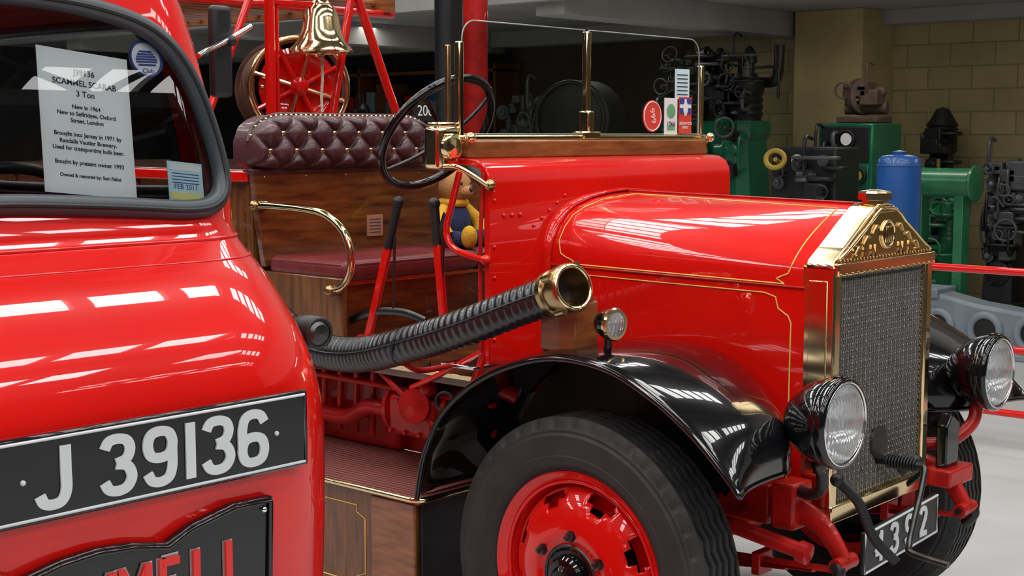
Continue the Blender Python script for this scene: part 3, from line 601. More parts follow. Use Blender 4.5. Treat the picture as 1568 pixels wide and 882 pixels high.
# escape gantry poles, ladder, bell, reel
def pole(n_,p,q,r=.018): cyl('gantry_pole_'+n_,p,q,r,RED,FE,seg=20)
pole('1',(-2.1,.618,1.62),(-2.1,.618,2.75),.022); pole('2',(-2.1,.90,1.62),(-2.1,1.155,2.75),.018); pole('3',(-2.1,1.435,1.62),(-2.1,.918,2.75),.020); pole('4',(-2.1,.20,1.62),(-2.1,.72,2.75),.016); pole('5',(-2.1,.655,1.62),(-2.1,.655,2.75),.008)
cyl('gantry_crossbar',(-2.1,.3,2.62),(-2.1,1.5,2.62),.02,RED,FE)
for y in(.25,1.45): beam('ladder_stile_%g'%y,(-2.25,y,2.36),(-6.4,y,2.40),.045,.09,WOODB,FE)
for k in range(34): cyl('ladder_rung_%d'%k,(-2.35-.12*k,.25,2.36),(-2.35-.12*k,1.45,2.36),.017,WOODB,FE,seg=10)
for y in (.55,.85,1.15): beam('ladder_slat_%g'%y,(-2.25,y,2.39),(-6.4,y,2.43),.03,.02,WOODB,FE)
sweep('ladder_prop',[(-3.8,.3,1.60),(-3.9,.3,2.36)],.02,RED,FE); sweep('ladder_prop_b',[(-3.8,1.4,1.60),(-3.9,1.4,2.36)],.02,RED,FE); cyl('ladder_bearer',(-2.3,.2,2.31),(-2.3,1.5,2.31),.018,RED,FE)
bc=V((-2.05,.85,2.105))
lathe('brass_bell',[(0,.118),(-.004,.130),(.004,.133),(.02,.124),(.035,.108),(.05,.098),(.09,.084),(.14,.075),(.17,.066),(.185,.055),(.195,.045),(.20,.047),(.21,.036),(.225,.028),(.235,.03),(.245,.012),(.25,0)],bc,(0,0,1),BRASS,FE,64,ang=40)
lathe('bell_inside',[(0,.117),(.05,.094),(.14,.07),(.18,.0)],bc,(0,0,1),BRASSD,FE,48); ball('bell_clapper',bc+V((0,0,.0)),.022,BRASSD,FE)
cyl('bell_hanger',bc+V((0,0,.24)),(-2.1,.85,2.62),.010,RED,FE); beam('bell_bracket',(-2.05,.85,2.30),(-2.1,.62,2.30),.02,.02,RED,FE)
sweep('bell_rope',[bc+V((0,0,-.01)),bc+V((.005,.0,-.1)),bc+V((-.003,.0,-.18)),bc+V((0,0,-.25))],.006,mat('rope',(.7,.6,.45),.8,var=.2,vs=60),FE,8)
rc=V((-2.50,1.10,1.975)); rd=V((.86,-.50,0)).normalized()
lathe('hose_reel_drum',[(-.42,0),(-.42,.235),(-.40,.235),(-.40,.20)]+[(-.40+.02*k,.205+.012*(k%2)) for k in range(1,19)]+[(-.02,.20),(-.02,.215),(0,.215),(0,.20)],rc,rd,mat('reel_hose_brown',(.12,.05,.03),.5,var=.3,vs=12),FE,64)
torus('hose_reel_ring',rc+rd*.02,rd,.222,.012,BRASS,FE,80); lathe('hose_reel_disc',[(-.03,.18),(-.005,.18),(.0,.155),(-.012,.14),(-.02,.05),(.02,.045),(.025,0)],rc,rd,RED,FE,48)
d_,u_,v_=basis(rd)
for k in range(8):
    a=k*pi/4+.3; q=rc+u_*(.22*cos(a))+v_*(.22*sin(a)); cyl('reel_spoke_%d'%k,rc+rd*.01,q+rd*.01,.012,RED if k%2 else BRASS,FE,seg=10)
for k in range(6):
    a=k*pi/3; q=rc+u_*(.165*cos(a))+v_*(.165*sin(a)); ball('reel_stud_%d'%k,q+rd*.005,.012,BRASS,FE)
lathe('reel_hub',[(0,.045),(.03,.04),(.035,.025),(.06,.022),(.062,0)],rc,rd,RED,FE,24)
for sx_ in(-.3,-.02): p=rc+rd*sx_; beam('reel_stand',(p.x,p.y,1.62),p,.05,.04,RED,FE)
# ---------------------------------------------------------------- teddy
TB=group('teddy_bear',(-1.42,.99,1.315)); tb=V((-1.42,.99,1.315))
TY=mat('plush_yellow',(.75,.42,.03),.9,var=.2,vs=40,bump=.5,bs=200); TBm=mat('plush_navy',(.02,.03,.09),.9,var=.2,vs=40,bump=.5,bs=200); TT=mat('plush_tan',(.45,.22,.08),.9,var=.2,bump=.5,bs=200)
ball('body',tb+V((0,0,.09)),.075,TBm,TB,(.9,1,1.25)); ball('head',tb+V((.01,0,.235)),.068,TT,TB); ball('muzzle',tb+V((.07,0,.22)),.03,TT,TB,(1,1,.8)); ball('nose',tb+V((.097,0,.228)),.010,INK,TB)
for s in(-1,1):
    ball('ear_%d'%s,tb+V((0,s*.052,.295)),.024,TT,TB,(.5,1,1)); ball('eye_%d'%s,tb+V((.068,s*.026,.252)),.007,INK,TB)
    sweep('arm_%d'%s,[tb+V((0,s*.06,.15)),tb+V((.03,s*.105,.10)),tb+V((.06,s*.10,.05))],lambda t:.028,TY,TB,12); sweep('leg_%d'%s,[tb+V((.02,s*.045,.035)),tb+V((.09,s*.06,.032)),tb+V((.14,s*.07,.034))],lambda t:.032,TBm,TB,12); ball('foot_%d'%s,tb+V((.155,s*.072,.045)),.038,TY,TB,(.8,.9,1.2))
torus('scarf',tb+V((0,0,.175)),(0,0,1),.045,.018,TY,TB,32)
# ---------------------------------------------------------------- vintage truck cab
TR=group('vintage_truck',(-.3,-1.95,0)); YC=-1.95
LV=[(.30,.58,-1.345,.26),(.70,.61,-1.337,.26),(.96,.625,-1.332,.26),(1.15,.640,-1.340,.26),(1.25,.642,-1.346,.26),(1.33,.635,-1.355,.27),(1.40,.605,-1.366,.27),(1.45,.56,-1.372,.26),(1.50,.500,-1.376,.24),(1.54,.43,-1.380,.21),(1.575,.375,-1.382,.18),(1.61,.350,-1.382,.15),(1.66,.333,-1.386,.13),(1.80,.296,-1.400,.12),(1.90,.27,-1.410,.12),(2.00,.243,-1.42,.13),(2.10,.205,-1.44,.15),(2.18,.15,-1.48,.18),(2.25,.05,-1.55,.20),(2.29,-.10,-1.64,.20)]
def lv(z):
    for i in range(len(LV)-1):
        if z<=LV[i+1][0] or i==len(LV)-2:
            a=LV[max(i-1,0)];b=LV[i];c=LV[i+1];e=LV[min(i+2,len(LV)-1)]
            t=min(1,max(0,(z-b[0])/(c[0]-b[0]))); out=[]
            for k in(1,2,3):
                h=c[0]-b[0]; m0=(c[k]-a[k])/(c[0]-a[0])*h if c[0]!=a[0] else 0; m1=(e[k]-b[k])/(e[0]-b[0])*h
                out.append((2*t**3-3*t*t+1)*b[k]+(t**3-2*t*t+t)*m0+(-2*t**3+3*t*t)*c[k]+(t**3-t*t)*m1)
            return out
def sx(y,z,off=0):
    Xf,Ys,r=lv(z); hw=Ys-YC; dy=abs(y-YC)-(hw-r)
    x=Xf
    if dy>0: x=Xf-r+sqrt(max(0,r*r-min(dy,r*.999)**2))
    return x+off
XB=-1.25; XBZ=lambda z: XB+max(0,(z-2.1))*.8
def ring(z):
    Xf,Ys,r=lv(z); hw=Ys-YC; P=[]; xb=XBZ(z); ns=54; nf=72; na=12
    for i in range(ns): P.append((xb+(Xf-r-xb)*i/ns,Ys))
    for i in range(na): a=pi/2*(i/na); P.append((Xf-r+r*sin(a),Ys-r+r*cos(a)))
    for i in range(nf): P.append((Xf,(Ys-r)-(2*(hw-r))*i/nf))
    for i in range(na): a=pi/2*(i/na); P.append((Xf-r+r*cos(a),YC-(hw-r)-r*sin(a)))
    for i in range(ns+1): P.append((Xf-r-(Xf-r-xb)*i/ns,YC-hw))
    return [V((x,y,z)) for x,y in P]
WIN=[(-2.40,1.625),(-2.22,1.632),(-2.05,1.64),(-1.93,1.642),(-1.80,1.636),(-1.677,1.628),(-1.56,1.620),(-1.50,1.628),(-1.462,1.66),(-1.458,1.72),(-1.474,1.80),(-1.500,1.87),(-1.54,1.93),(-1.60,1.968),(-1.70,1.992),(-1.82,2.003),(-1.95,2.005),(-2.08,2.003),(-2.20,1.992),(-2.30,1.968),(-2.36,1.93),(-2.40,1.87),(-2.426,1.80),(-2.442,1.72),(-2.438,1.66)]
SW=[(-.80,1.64),(.02,1.64),(.07,1.66),(.08,1.72),(.04,1.92),(.0,1.97),(-.06,1.99),(-.76,1.99),(-.82,1.95),(-.84,1.70)]
RW=[(-2.3,1.66),(-1.6,1.66),(-1.56,1.70),(-1.56,1.94),(-1.6,1.98),(-2.3,1.98),(-2.34,1.94),(-2.34,1.70)]
def inside(p,poly):
    x,y=p; c=False; n=len(poly)
    for i in range(n):
        x1,y1=poly[i];x2,y2=poly[(i+1)%n]
        if (y1>y)!=(y2>y) and x<(x2-x1)*(y-y1)/(y2-y1)+x1: c=not c
    return c
zs=[.30+.05*i for i in range(17)]+[1.12+.0125*i for i in range(79)]+[2.12,2.14,2.16,2.18,2.2,2.22,2.24,2.255,2.27,2.28,2.29]
rg=[ring(z) for z in zs]; n=len(rg[0]); vs=[p for r in rg for p in r]; fs=[];gf=[]
for j in range(len(rg)-1):
    for i in range(n-1):
        f=(j*n+i,j*n+i+1,(j+1)*n+i+1,(j+1)*n+i); c=sum((vs[a] for a in f),V())/4
        front = i>=54 and i<54+96
        if (front and inside((c.y,c.z),WIN)) or (not front and inside((c.x,c.z),SW)): gf.append(f)
        else: fs.append(f)
fs.append(tuple((len(rg)-1)*n+i for i in range(n)))
mesh('cab_body',vs,fs,RED,TR,True,60)
mesh('cab_glass',[V((p.x-.006 if p.x>.1 else p.x,p.y,p.z)) for p in vs],gf,GLASSC,TR,True,60)
xb=XB
mesh('cab_rear_lower',[(xb,-1.38,.3),(xb,-1.38,1.66),(xb,-2.52,1.66),(xb,-2.52,.3)],[(0,1,2,3)],RED,TR,False); mesh('cab_rear_upper',[(xb,-1.44,1.98),(xb,-1.50,2.29),(xb,-2.4,2.29),(xb,-2.46,1.98)],[(0,1,2,3)],RED,TR,False)
for y0_,y1_ in((-1.40,-1.56),(-2.34,-2.50)): mesh('cab_rear_post',[(xb,y0_,1.66),(xb,y0_,1.98),(xb,y1_,1.98),(xb,y1_,1.66)],[(0,1,2,3)],RED,TR,False)
WC=cat([(0,a,b) for a,b in WIN],6,True)
sweep('windscreen_seal',[V((sx(p.y,p.z,.004),p.y,p.z)) for p in WC],.019,SEAL,TR,14,True,0)
sweep('windscreen_seal_insert',[V((sx(p.y,p.z,.022),p.y,p.z)) for p in WC],.005,BLK,TR,8,True,0)
SWc=cat([(a,0,b) for a,b in SW],4,True); sweep('side_window_seal',[V((p.x,lv(p.z)[1]+.002,p.z)) for p in SWc],.014,SEAL,TR,10,True,0)
box('dashboard',(.02,-2.45,1.46),(.24,-1.45,1.60),BLK,TR,.03,4); box('cab_floor_panel',(-1.2,-2.48,.60),(.3,-1.45,.64),BLK,TR,0)
box('seat_cushion_cab',(-1.0,-2.40,1.1),(-.45,-1.48,1.25),BLK,TR,.04,4); box('seat_back_cab',(-1.12,-2.40,1.2),(-1.0,-1.48,1.62),BLK,TR,.04,4)
box('headliner',(-1.2,-2.42,2.10),(.05,-1.50,2.115),BLK,TR,0)
torus('cab_steering_wheel',(-.18,-1.72,1.60),(-.5,0,.86),.19,.012,BLK,TR,64); cyl('cab_steering_column',(-.18,-1.72,1.60),(.1,-1.72,1.2),.02,BLK,TR)
for k in range(3): a=k*2*pi/3; d_,u_,v_=basis((-.5,0,.86)); cyl('cab_wheel_spoke_%d'%k,(-.18,-1.72,1.59),V((-.18,-1.72,1.60))+u_*(.19*cos(a))+v_*(.19*sin(a)),.008,BLK,TR,seg=8)
rk=V((-.26,0,1)).normalized()
def wsc(y,z,off=-.012): return V((sx(y,z,off),y,z))
a=radians(-6.5); rt=V((0,1,0))*cos(a)+rk*sin(a); up=rk*cos(a)-V((0,1,0))*sin(a)
nc=wsc(-1.728,1.780,-.014); card('notice_sheet',nc,.184,.268,rt,up,PAPER,TR)
zz=rt.cross(up)
def nl(s,v,size,u=0): text('notice_line',s,nc+up*v+rt*u+zz*.0012,size,INK,TR,rt,up,.0001,.0002)
nl('J39136',.093,.0155); nl('SCAMMEL SCARAB',.073,.0155); nl('3 Ton',.053,.0155)
nl('New in 1964',.028,.011);nl('New to Selfridges, Oxford',.015,.011);nl('Street, London',.002,.011)
nl('Brought into Jersey in 1971 by',-.024,.011);nl('Randalls Vautier Brewery.',-.037,.011);nl('Used for transporting bulk beer.',-.050,.011);nl('Bought by present owner 1993',-.076,.011);nl('Owned & restored by: Sam Pallot',-.100,.009)
c=wsc(-1.580,1.902,-.012); nn=V((1,0,.26)).normalized()
lathe('round_sticker',[(0,.037),(.0008,.037),(.001,0)],c,nn,WHITE,TR,40); torus('round_sticker_ring',c+nn*.001,nn,.034,.003,SB,TR,40,6)
for k,(v,wd) in enumerate(((.014,.028),(.009,.036),(.004,.042),(-.001,.046),(-.006,.046),(-.012,.038))): card('round_sticker_bar_%d'%k,c+rk*v+nn*.0016,wd,.0036,(0,1,0),rk,SB,TR,.0006)
text('round_sticker_text','Club',c-rk*.024+nn*.0016,.013,SB,TR,(0,1,0),rk,.0002)
c=wsc(-1.540,1.670,-.012); card('permit_card',c,.078,.078,rt,up,SP,TR); card('permit_card_top',c+up*.028+nn*.001,.07,.012,rt,up,WHITE,TR,.0008); card('permit_card_yellow',c-up*.028+nn*.001,.07,.014,rt,up,mat('pale_yellow',(.8,.75,.3),.7,var=.05),TR,.0008); text('permit_text','FEB 2011',c-up*.010+nn*.001,.014,SB,TR,rt,up,.0002)
for k in range(4): card('permit_rule_%d'%k,c+up*(.016-.006*k)+nn*.001,.06,.0015,rt,up,SB,TR,.0006)
sweep('scuttle_bead',[V((sx(y,1.565,.001),y,1.565)) for y in [-2.5+.02*i for i in range(56)]],.004,RED,TR,8,sm=0)
sweep('scuttle_bead_b',[V((sx(y,1.53,-.001),y,1.53)) for y in [-2.5+.02*i for i in range(56)]],.003,RED,TR,8,sm=0)
PX=.655; prism('number_plate',[(-2.150,1.175),(-1.532,1.175),(-1.532,1.311),(-2.150,1.311)],'X',PX-.014,PX,BLACK,TR,.004)
def frame(nm,y0_,y1_,z0_,z1_,x,r,m): sweep(nm,[(x,y0_,z0_),(x,y1_,z0_),(x,y1_,z1_),(x,y0_,z1_)],r,m,TR,8,True,0)
frame('number_plate_border',-2.142,-1.540,1.183,1.303,PX,.0026,PLATEW)
for ch,y in zip('J39136',(-2.030,-1.922,-1.844,-1.785,-1.729,-1.656)): glyph('plate_character_'+ch,ch,(PX+.0005,y,1.243),.097,PLATEW,TR,.165,.003,1.18)
for y in(-2.085,-1.604): ball('plate_bolt',(PX+.001,y,1.243),.0045,PLATEW,TR,seg=12,rings=8)
BO=[(-1.615,1.135),(-1.70,1.137),(-1.79,1.118),(-1.835,1.098),(-1.90,1.112),(-1.965,1.117),(-2.03,1.112),(-2.095,1.098),(-2.14,1.118),(-2.24,1.137),(-2.32,1.135)]
prism('name_badge',BO+[(-2.30,.93),(-1.625,.93)],'X',.640,.657,BLACK,TR,.003)
sweep('name_badge_rim',[(.660,a,b) for a,b in [(-1.630,.935),(-1.623,1.128),(-1.70,1.130),(-1.79,1.111),(-1.835,1.090),(-1.90,1.104),(-1.965,1.109),(-2.03,1.104),(-2.095,1.090),(-2.14,1.110),(-2.24,1.130),(-2.31,1.128)]],.005,BLACK,TR,8,sm=0)
SIL=mat('badge_silver_edge',(.5,.5,.5),.3,.8,var=.1)
for k,ch in enumerate('SCAMMELL'):
    y=-2.165+k*.066
    glyph('badge_letter_edge_'+ch,ch,(.6575,y,1.030+.0006*k),.088,SIL,TR,.235,.0015,.98); glyph('badge_letter_'+ch,ch,(.6575,y,1.030+.0006*k),.084,RED,TR,.16,.007,1.0)
ball('badge_screw',(.659,-1.637,1.115),.006,CHROME,TR,seg=12,rings=8)
c=V((.40,-1.285,1.362)); lathe('cab_side_lamp',[(0,.030),(-.006,.034),(-.04,.034),(-.07,.028),(-.095,.018),(-.10,0)],c,(1,-.1,0),BLK,TR,32); lathe('cab_side_lamp_lens',[(0,.027),(.008,.018),(.010,0)],c,(1,-.1,0),STEEL,TR,24); torus('cab_side_lamp_rim',c,(1,-.1,0),.029,.004,BLK,TR,32,8)
cyl('cab_side_lamp_arm',c+V((-.05,0,0)),(.34,-1.40,1.362),.014,BLK,TR)
box('mirror_head',(.088,-1.315,1.838),(.112,-1.262,2.030),BLK,TR,.011,4)
sweep('mirror_arm',[(.215,-1.43,1.915),(.18,-1.38,1.93),(.14,-1.30,1.955),(.11,-1.215,1.990)],.006,CHROME,TR,8); ball('mirror_joint',(.14,-1.29,1.955),.012,BLK,TR)
for y in(-1.44,-2.46): lathe('road_wheel_%g'%y,[(-.09,.0),(-.09,.24),(-.1,.30),(-.09,.40),(-.06,.42),(.06,.42),(.09,.40),(.1,.30),(.09,.24),(.05,.22),(.05,0)],(-.75,y-.0+( -.12 if y>-2 else .12),.42),(0,1,0),RUB,TR,48)
lathe('front_road_wheel',[(-.09,.0),(-.09,.24),(-.1,.30),(-.09,.36),(-.06,.38),(.06,.38),(.09,.36),(.1,.30),(.09,.24),(.05,.22),(.05,0)],(.12,-1.95,.38),(0,1,0),RUB,TR,48)
# ---------------------------------------------------------------- barrier
BR=group('barrier_rail',(0,4.64,0))
for z in(.20,.56,1.0): cyl('rail_%g'%z,(-7,4.64,z),(5,4.64,z),.022,RED,BR)
for x in(-6.8,-2.9,1.0,4.8): cyl('barrier_post_%g'%x,(x,4.64,0),(x,4.64,1.03),.028,RED,BR)
# ---------------------------------------------------------------- background machines
def clutter(g,x0,x1,y,z0,z1,n,ms,seed):
    R=random.Random(seed)
    for k in range(n):
        x=R.uniform(x0,x1); z=R.uniform(z0,z1); m=R.choice(ms); t=R.random()
        if t<.3:
            L=R.uniform(.1,.35); dx=R.choice((0,1)); p=V((x,y-R.uniform(0,.12),z)); q=p+V((L*dx,0,L*(1-dx))); q.x=min(q.x,x1+.1); sweep('pipe_%d'%k,[p+V((0,.1,0)),p,q,q+V((0,.12,0))],R.uniform(.010,.022),m,g,8,sm=4)
        elif t<.6:
            r=R.uniform(.03,.085); d=R.choice(((0,-1,0),(.3,-1,.1),(0,0,1),(1,0,0))); lathe('fitting_%d'%k,[(-.08,r*.8),(0,r*.8),(0,r),(.02,r),(.02,r*.55),(.06,r*.55),(.065,r*.3),(.085,r*.3),(.087,0)],(x,y,z),d,m,g,20)
        elif t<.8:
            s=R.uniform(.03,.09); box('casting_%d'%k,(x-s,y-.08,z-s*.8),(x+s,y+.08,z+s*.8),m,g,.012,3)
        else:
            torus('valve_wheel_%d'%k,(x,y-.12,z),(R.uniform(-.4,.4),-1,R.uniform(-.3,.3)),R.uniform(.04,.08),.009,m,g,24,8); cyl('valve_spindle_%d'%k,(x,y-.12,z),(x,y+.05,z),.010,m,g,seg=8)
def engine(name,x,y,w,h,mb,mt,seed=0,wheel=BRASSD,nc=2,fly=True,ncl=16,f0=.60):
    g=group(name,(x,y,0)); ss=(1-f0)/.4
    Z=lambda f: h*(f0+(f-.60)*ss) if f>=.6 else h*f*f0/.6
    box('plinth',(x-w*.6,y-.42,0),(x+w*.6,y+.42,.12),BLK,g,.01)
    box('bedplate',(x-w*.55,y-.36,.12),(x+w*.55,y+.36,.3),mb,g,.02)
    rg=[]
    for z,s in((.3,1),(.5,.95),(Z(.42),.82),(Z(.54),.78),(Z(.56),.84),(Z(.60),.84)): rg.append([V((x+w*.5*s*a,y+.3*s*b,z)) for a,b in((-1,-.7),(-.8,-1),(.8,-1),(1,-.7),(1,.7),(.8,1),(-.8,1),(-1,.7))])
    loft('crankcase',rg,mb,g,True,cap=True,ang=30)
    cr=min(.2*w*2/nc,.19)
    for k in range(nc):
        cx=x+w*.8*((k+.5)/nc-.5)
        for zf in (.34,.50):
            lathe('inspection_cover_%d'%k,[(0,cr*.8),(.03,cr*.8),(.04,cr*.65),(.045,0)],(cx,y-.27,Z(zf)),(0,-1,0),mb,g,32)
            for b in range(6): a=b*pi/3; lathe('cover_bolt',[(0,.012),(.01,.012),(.012,0)],(cx+cr*.7*cos(a),y-.305,Z(zf)+cr*.7*sin(a)),(0,-1,0),STEEL,g,6)
        lathe('cylinder_%d'%k,[(0,cr)]+[(h*.016*i*ss,cr*(1 if i%2 else 1.1)) for i in range(1,9)]+[(h*.15*ss,cr*1.15),(h*.18*ss,cr*1.15),(h*.19*ss,cr*.8),(h*.22*ss,cr*.75),(h*.22*ss,0)],(cx,y,Z(.60)),(0,0,1),mt,g,28,ang=30)
        cyl('valve_%d'%k,(cx,y-.06,Z(.80)),(cx,y-.06,Z(.90)),cr*.2,mt,g); lathe('injector_%d'%k,[(0,cr*.3),(h*.05*ss,cr*.3),(h*.05*ss,cr*.45),(h*.09*ss,cr*.4),(h*.12*ss,cr*.2),(h*.13*ss,0)],(cx+.05,y,Z(.82)),(0,0,1),mt,g,16)
        beam('rocker_%d'%k,(cx-.1,y-.06,Z(.90)),(cx+.1,y-.06,Z(.88)),.03,.03,STEEL,g); sweep('pushrod_%d'%k,[(cx-.1,y-.2,Z(.6)),(cx-.1,y-.18,Z(.75)),(cx-.1,y-.1,Z(.90))],.012,STEEL,g,8)
    sweep('exhaust',[(x-w*.45,y+.1,Z(.75)),(x,y+.2,Z(.80)),(x+w*.35,y+.15,Z(.78)),(x+w*.5,y+.1,Z(.80)),(x+w*.52,y+.1,Z(.95))],.05,mt,g,12)
    sweep('fuel_pipe',[(x-w*.3,y-.3,Z(.4)),(x-w*.45,y-.33,Z(.6)),(x-w*.2,y-.3,Z(.75)),(x+w*.1,y-.28,Z(.7))],.012,mt,g,8)
    if fly: torus('flywheel_rim',(x-w*.62,y,h*.34),(1,0,0),h*.26,.045,mb,g,48); lathe('flywheel_web',[(-.02,.0),(-.02,h*.25),(.02,h*.25),(.02,0)],(x-w*.62,y,h*.34),(1,0,0),mb,g,32)
    torus('handwheel',(x+w*.3,y-.40,Z(.58)),(.2,-1,.1),.09,.012,wheel,g,28,8); cyl('handwheel_shaft',(x+w*.3,y-.40,Z(.58)),(x+w*.3,y-.2,Z(.57)),.012,wheel,g)
    sweep('guard_rail',[(x+w*.45,y-.2,Z(.84)),(x+w*.62,y-.2,Z(.84)),(x+w*.66,y-.2,Z(.80)),(x+w*.66,y-.2,Z(.70))],.014,mt,g,8)
    clutter(g,x-w*.42,x+w*.42,y-.28,Z(.42),Z(.60),ncl,[mb,mb,mt],seed); clutter(g,x-w*.40,x+w*.40,y-.18,Z(.62),Z(.92),ncl*2,[mt,mt,STEELP],seed+50)
    return g
engine('green_stationary_engine',-5.25,8.6,1.25,2.70,GREEN,BLK,1,nc=3,ncl=26,f0=.70,wheel=STEELP)
engine('dark_stationary_engine',-10.2,8.3,1.1,2.25,BLK,BLK,2,wheel=STEELP); engine('dark_stationary_engine',-7.6,8.9,1.3,2.35,BLK,STEELP,3,nc=3,wheel=STEELP,ncl=24)
engine('grey_vertical_engine',-2.55,9.3,.34,1.62,BLK,STEELP,5,fly=False,ncl=18,wheel=STEELP,nc=1); engine('green_pump_engine',-3.12,9.0,.42,1.32,GREEN2,GREEN2,6,fly=False,ncl=12,wheel=GREEN2)
engine('grey_vertical_engine',-1.75,9.3,.6,1.75,BLK,STEELP,8,fly=False,ncl=18,wheel=STEELP,nc=2)
g=group('belt_guard',(-5.9,7.3,0)); lathe('guard_drum',[(0,0),(0,.30),(.03,.36),(.40,.36),(.43,.30),(.43,0)],(-5.9,7.5,1.90),(.25,-1,0),BLK,g,48); torus('guard_rim',(-5.82,7.08,1.9),(.25,-1,0),.34,.02,BLK,g,48); box('guard_stand',(-6.1,7.2,0),(-5.7,7.45,1.6),BLK,g,.02)
g=group('control_cabinet',(-3.7,8.7,0)); box('stand',(-4.0,8.45,0),(-3.46,8.95,1.22),BLK,g,.01); box('case',(-4.0,8.40,1.22),(-3.46,8.95,1.86),GREEN,g,.015)
box('case_door',(-3.97,8.385,1.25),(-3.49,8.40,1.50),GREEN,g,.006); box('case_door_top',(-3.97,8.385,1.52),(-3.49,8.40,1.83),BLK,g,.006)
for k,(dx,z,m_) in enumerate(((-3.70,1.72,WHITE),(-3.58,1.40,YEL2),(-3.82,1.38,BLK))):
    lathe('dial_%d'%k,[(0,.085),(.03,.085),(.035,.07)],(dx,8.385,z),(0,-1,0),BLK,g,32); lathe('dial_face_%d'%k,[(.02,.055 if k!=1 else .045),(.021,0)],(dx,8.38,z),(0,-1,0),m_,g,32)
clutter(g,-3.95,-3.60,8.36,1.25,1.74,8,[BLK,STEELP],11)
g=group('switchgear_panel',(-3.45,7.4,0)); box('stand',(-3.7,7.25,0),(-3.2,7.6,1.2),BLK,g,.01); box('case',(-3.75,7.2,1.2),(-3.15,7.6,1.66),BLK,g,.02)
for k in range(3): lathe('gauge_%d'%k,[(0,.05),(.02,.05),(.021,0)],(-3.5+.12*k,7.2,1.55-.12*(k%2)),(0,-1,0),PAPER if k==0 else STEELP,g,24)
clutter(g,-3.7,-3.2,7.18,1.0,1.6,16,[BLK,STEELP],12)
torus('yellow_wheel',(-3.64,7.08,1.56),(.5,-1,.5),.075,.022,YEL2,g,32); cyl('yellow_wheel_shaft',(-3.64,7.08,1.56),(-3.64,7.22,1.5),.02,YEL2,g)
g=group('pulley_pump',(-3.66,8.65,1.865))
box('foot',(-3.88,8.5,1.865),(-3.48,8.8,1.92),BRN,g,.01); lathe('pulley',[(-.06,.12),(-.06,.15),(-.05,.165),(.05,.165),(.06,.15),(.06,.12)],(-3.70,8.65,2.10),(1,-.5,0),BRN,g,32)
for k in range(4): a=k*pi/2; cyl('pulley_arm_%d'%k,(-3.70,8.65,2.10),(-3.70+.07*cos(a),8.65+.14*cos(a),2.10+.14*sin(a)),.016,BRN,g)
cyl('barrel',(-3.84,8.6,2.0),(-3.48,8.7,2.0),.06,BRN,g); ball('dome',(-3.53,8.65,2.14),.06,BRN,g); clutter(g,-3.84,-3.55,8.6,2.05,2.2,8,[BRN],13)
g=group('small_motor',(-3.45,9.75,0)); box('post',(-3.55,9.70,0),(-3.35,9.80,1.60),BLK,g,.01); lathe('body',[(0,0),(0,.12),(.03,.15)]+[(.05+.02*i,.15 if i%2 else .135) for i in range(12)]+[(.33,.11),(.42,.06),(.44,0)],(-3.45,9.75,1.58),(0,0,1),BLK,g,24); box('terminal_box',(-3.54,9.56,1.65),(-3.38,9.64,1.82),BLK,g,.01); clutter(g,-3.55,-3.35,9.62,1.4,1.9,8,[BLK,STEELP],21)
g=group('green_air_receiver',(-2.7,8.2,0)); lathe('shell',[(0,0),(.01,.10),(.04,.125),(.06,.125),(.55,.125),(.57,.15),(.59,.15),(.60,.12),(.61,0)],(-3.0,8.2,1.36),(1,0,0),GREEN2,g,32); box('saddle',(-2.93,8.13,0),(-2.85,8.27,1.26),GREEN2,g,.005); box('saddle_b',(-2.57,8.13,0),(-2.49,8.27,1.26),GREEN2,g,.005); cyl('receiver_valve',(-2.75,8.2,1.48),(-2.75,8.2,1.56),.02,BRASSD,g)
g=group('blue_gas_cylinder',(-1.8,5.6,0)); lathe('shell',[(0,0),(0,.13),(.02,.143),(1.56,.143),(1.60,.135),(1.62,.115),(1.63,.06),(1.632,.0)],(-1.8,5.6,0),(0,0,1),BLUE,g,48,ang=50); torus('collar',(-1.8,5.6,1.56),(0,0,1),.143,.006,BLUE,g,40,8); torus('weld_band',(-1.8,5.6,1.0),(0,0,1),.143,.004,BLUE,g,40,8)
lathe('cap',[(0,.05),(.03,.05),(.04,.0)],(-1.8,5.6,1.62),(0,0,1),BLUE,g,24)
g=group('grey_engine_casting',(-2.2,7.9,0))
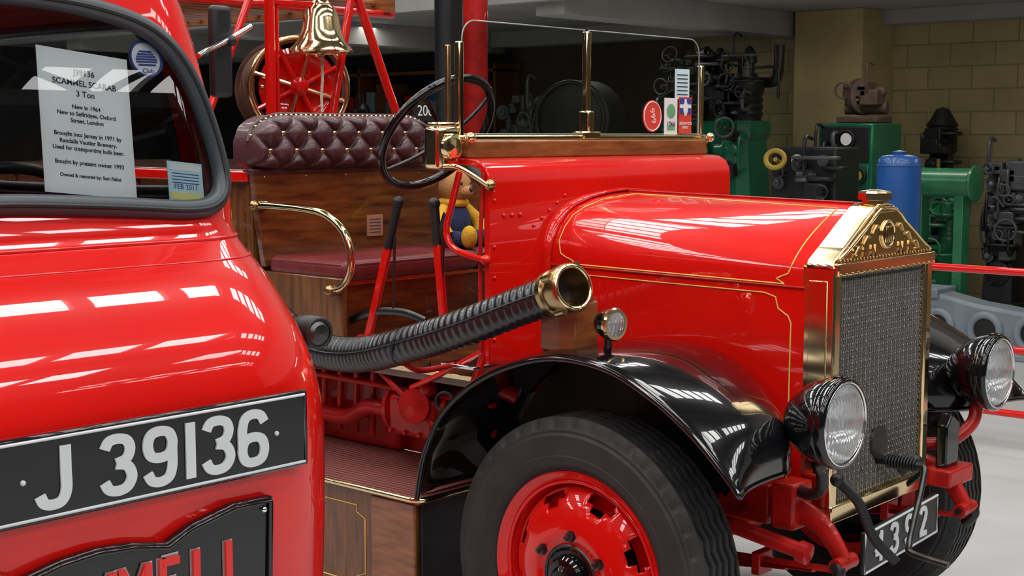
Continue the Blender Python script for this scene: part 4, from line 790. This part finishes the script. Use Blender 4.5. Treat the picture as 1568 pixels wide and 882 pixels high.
prism('web',[(-2.75,.04),(-1.3,.04),(-1.25,.30),(-1.6,.36),(-2.2,.42),(-2.6,.50),(-2.75,.46)],'Y',7.75,8.05,GREYM,g,.03)
for k,x in enumerate((-2.5,-2.1,-1.72)): torus('port_%d'%k,(x,7.74,.22),(0,1,0),.12,.03,GREYM,g,32); lathe('port_hole_%d'%k,[(0,.10),(.01,.0)],(x,7.745,.22),(0,-1,0),BLK,g,32)
box('flange',(-2.8,7.7,.0),(-1.25,8.1,.05),GREYM,g,.01); box('flange_top',(-2.78,7.72,.44),(-2.5,8.08,.52),GREYM,g,.01)
cyl('red_post',(-5.05,5.0,0),(-5.05,5.0,5.2),.095,RED2,None,seg=32); cyl('black_flue_pipe',(-5.53,5.2,0),(-5.53,5.2,5.2),.115,BLK,None,seg=32)
g=group('number_sign',(-2.9,2.3,0)); cyl('sign_post',(-2.92,2.3,0),(-2.92,2.3,1.86),.015,BLK,g); card('sign_plate',(-2.9,2.3,1.885),.17,.11,(0,1,0),(0,0,1),BLK,g,.01); text('sign_digits','200',(-2.892,2.3,1.885),.08,WHITE,g,ext=.001)
g=group('storage_shelf',(-10,9.6,0))
for z in(.6,1.3,2.0,2.5): box('shelf_%g'%z,(-13.6,9.45,z),(-8.9,9.90,z+.04),WOODV,g,.003)
for x in(-13.6,-11.3,-8.94): box('upright_%g'%x,(x,9.45,0),(x+.04,9.90,2.6),WOODV,g,.003)
for z in(.64,1.34,2.04):
    x=-13.5
    while x<-9.2:
        w_=random.uniform(.1,.3); h_=random.uniform(.15,.4); box('tin',(x,9.48,z),(x+w_,9.80,z+h_),random.choice([BRN,RED2,BLK,WOODV,BLUE,GREYM]),g,.01); x+=w_+.05
# ---------------------------------------------------------------- camera
th=radians(6.1); D=V((-.665,.747,0)).normalized(); F=(D*cos(th)+V((0,0,-sin(th))))
cam=bpy.data.cameras.new('camera'); cam.sensor_width=36; cam.lens=50.44; cam.clip_start=.05
co=bpy.data.objects.new('camera',cam); co.location=(2.595,-3.166,1.76); co.rotation_euler=F.to_track_quat('-Z','Y').to_euler(); COL.objects.link(co); S.camera=co
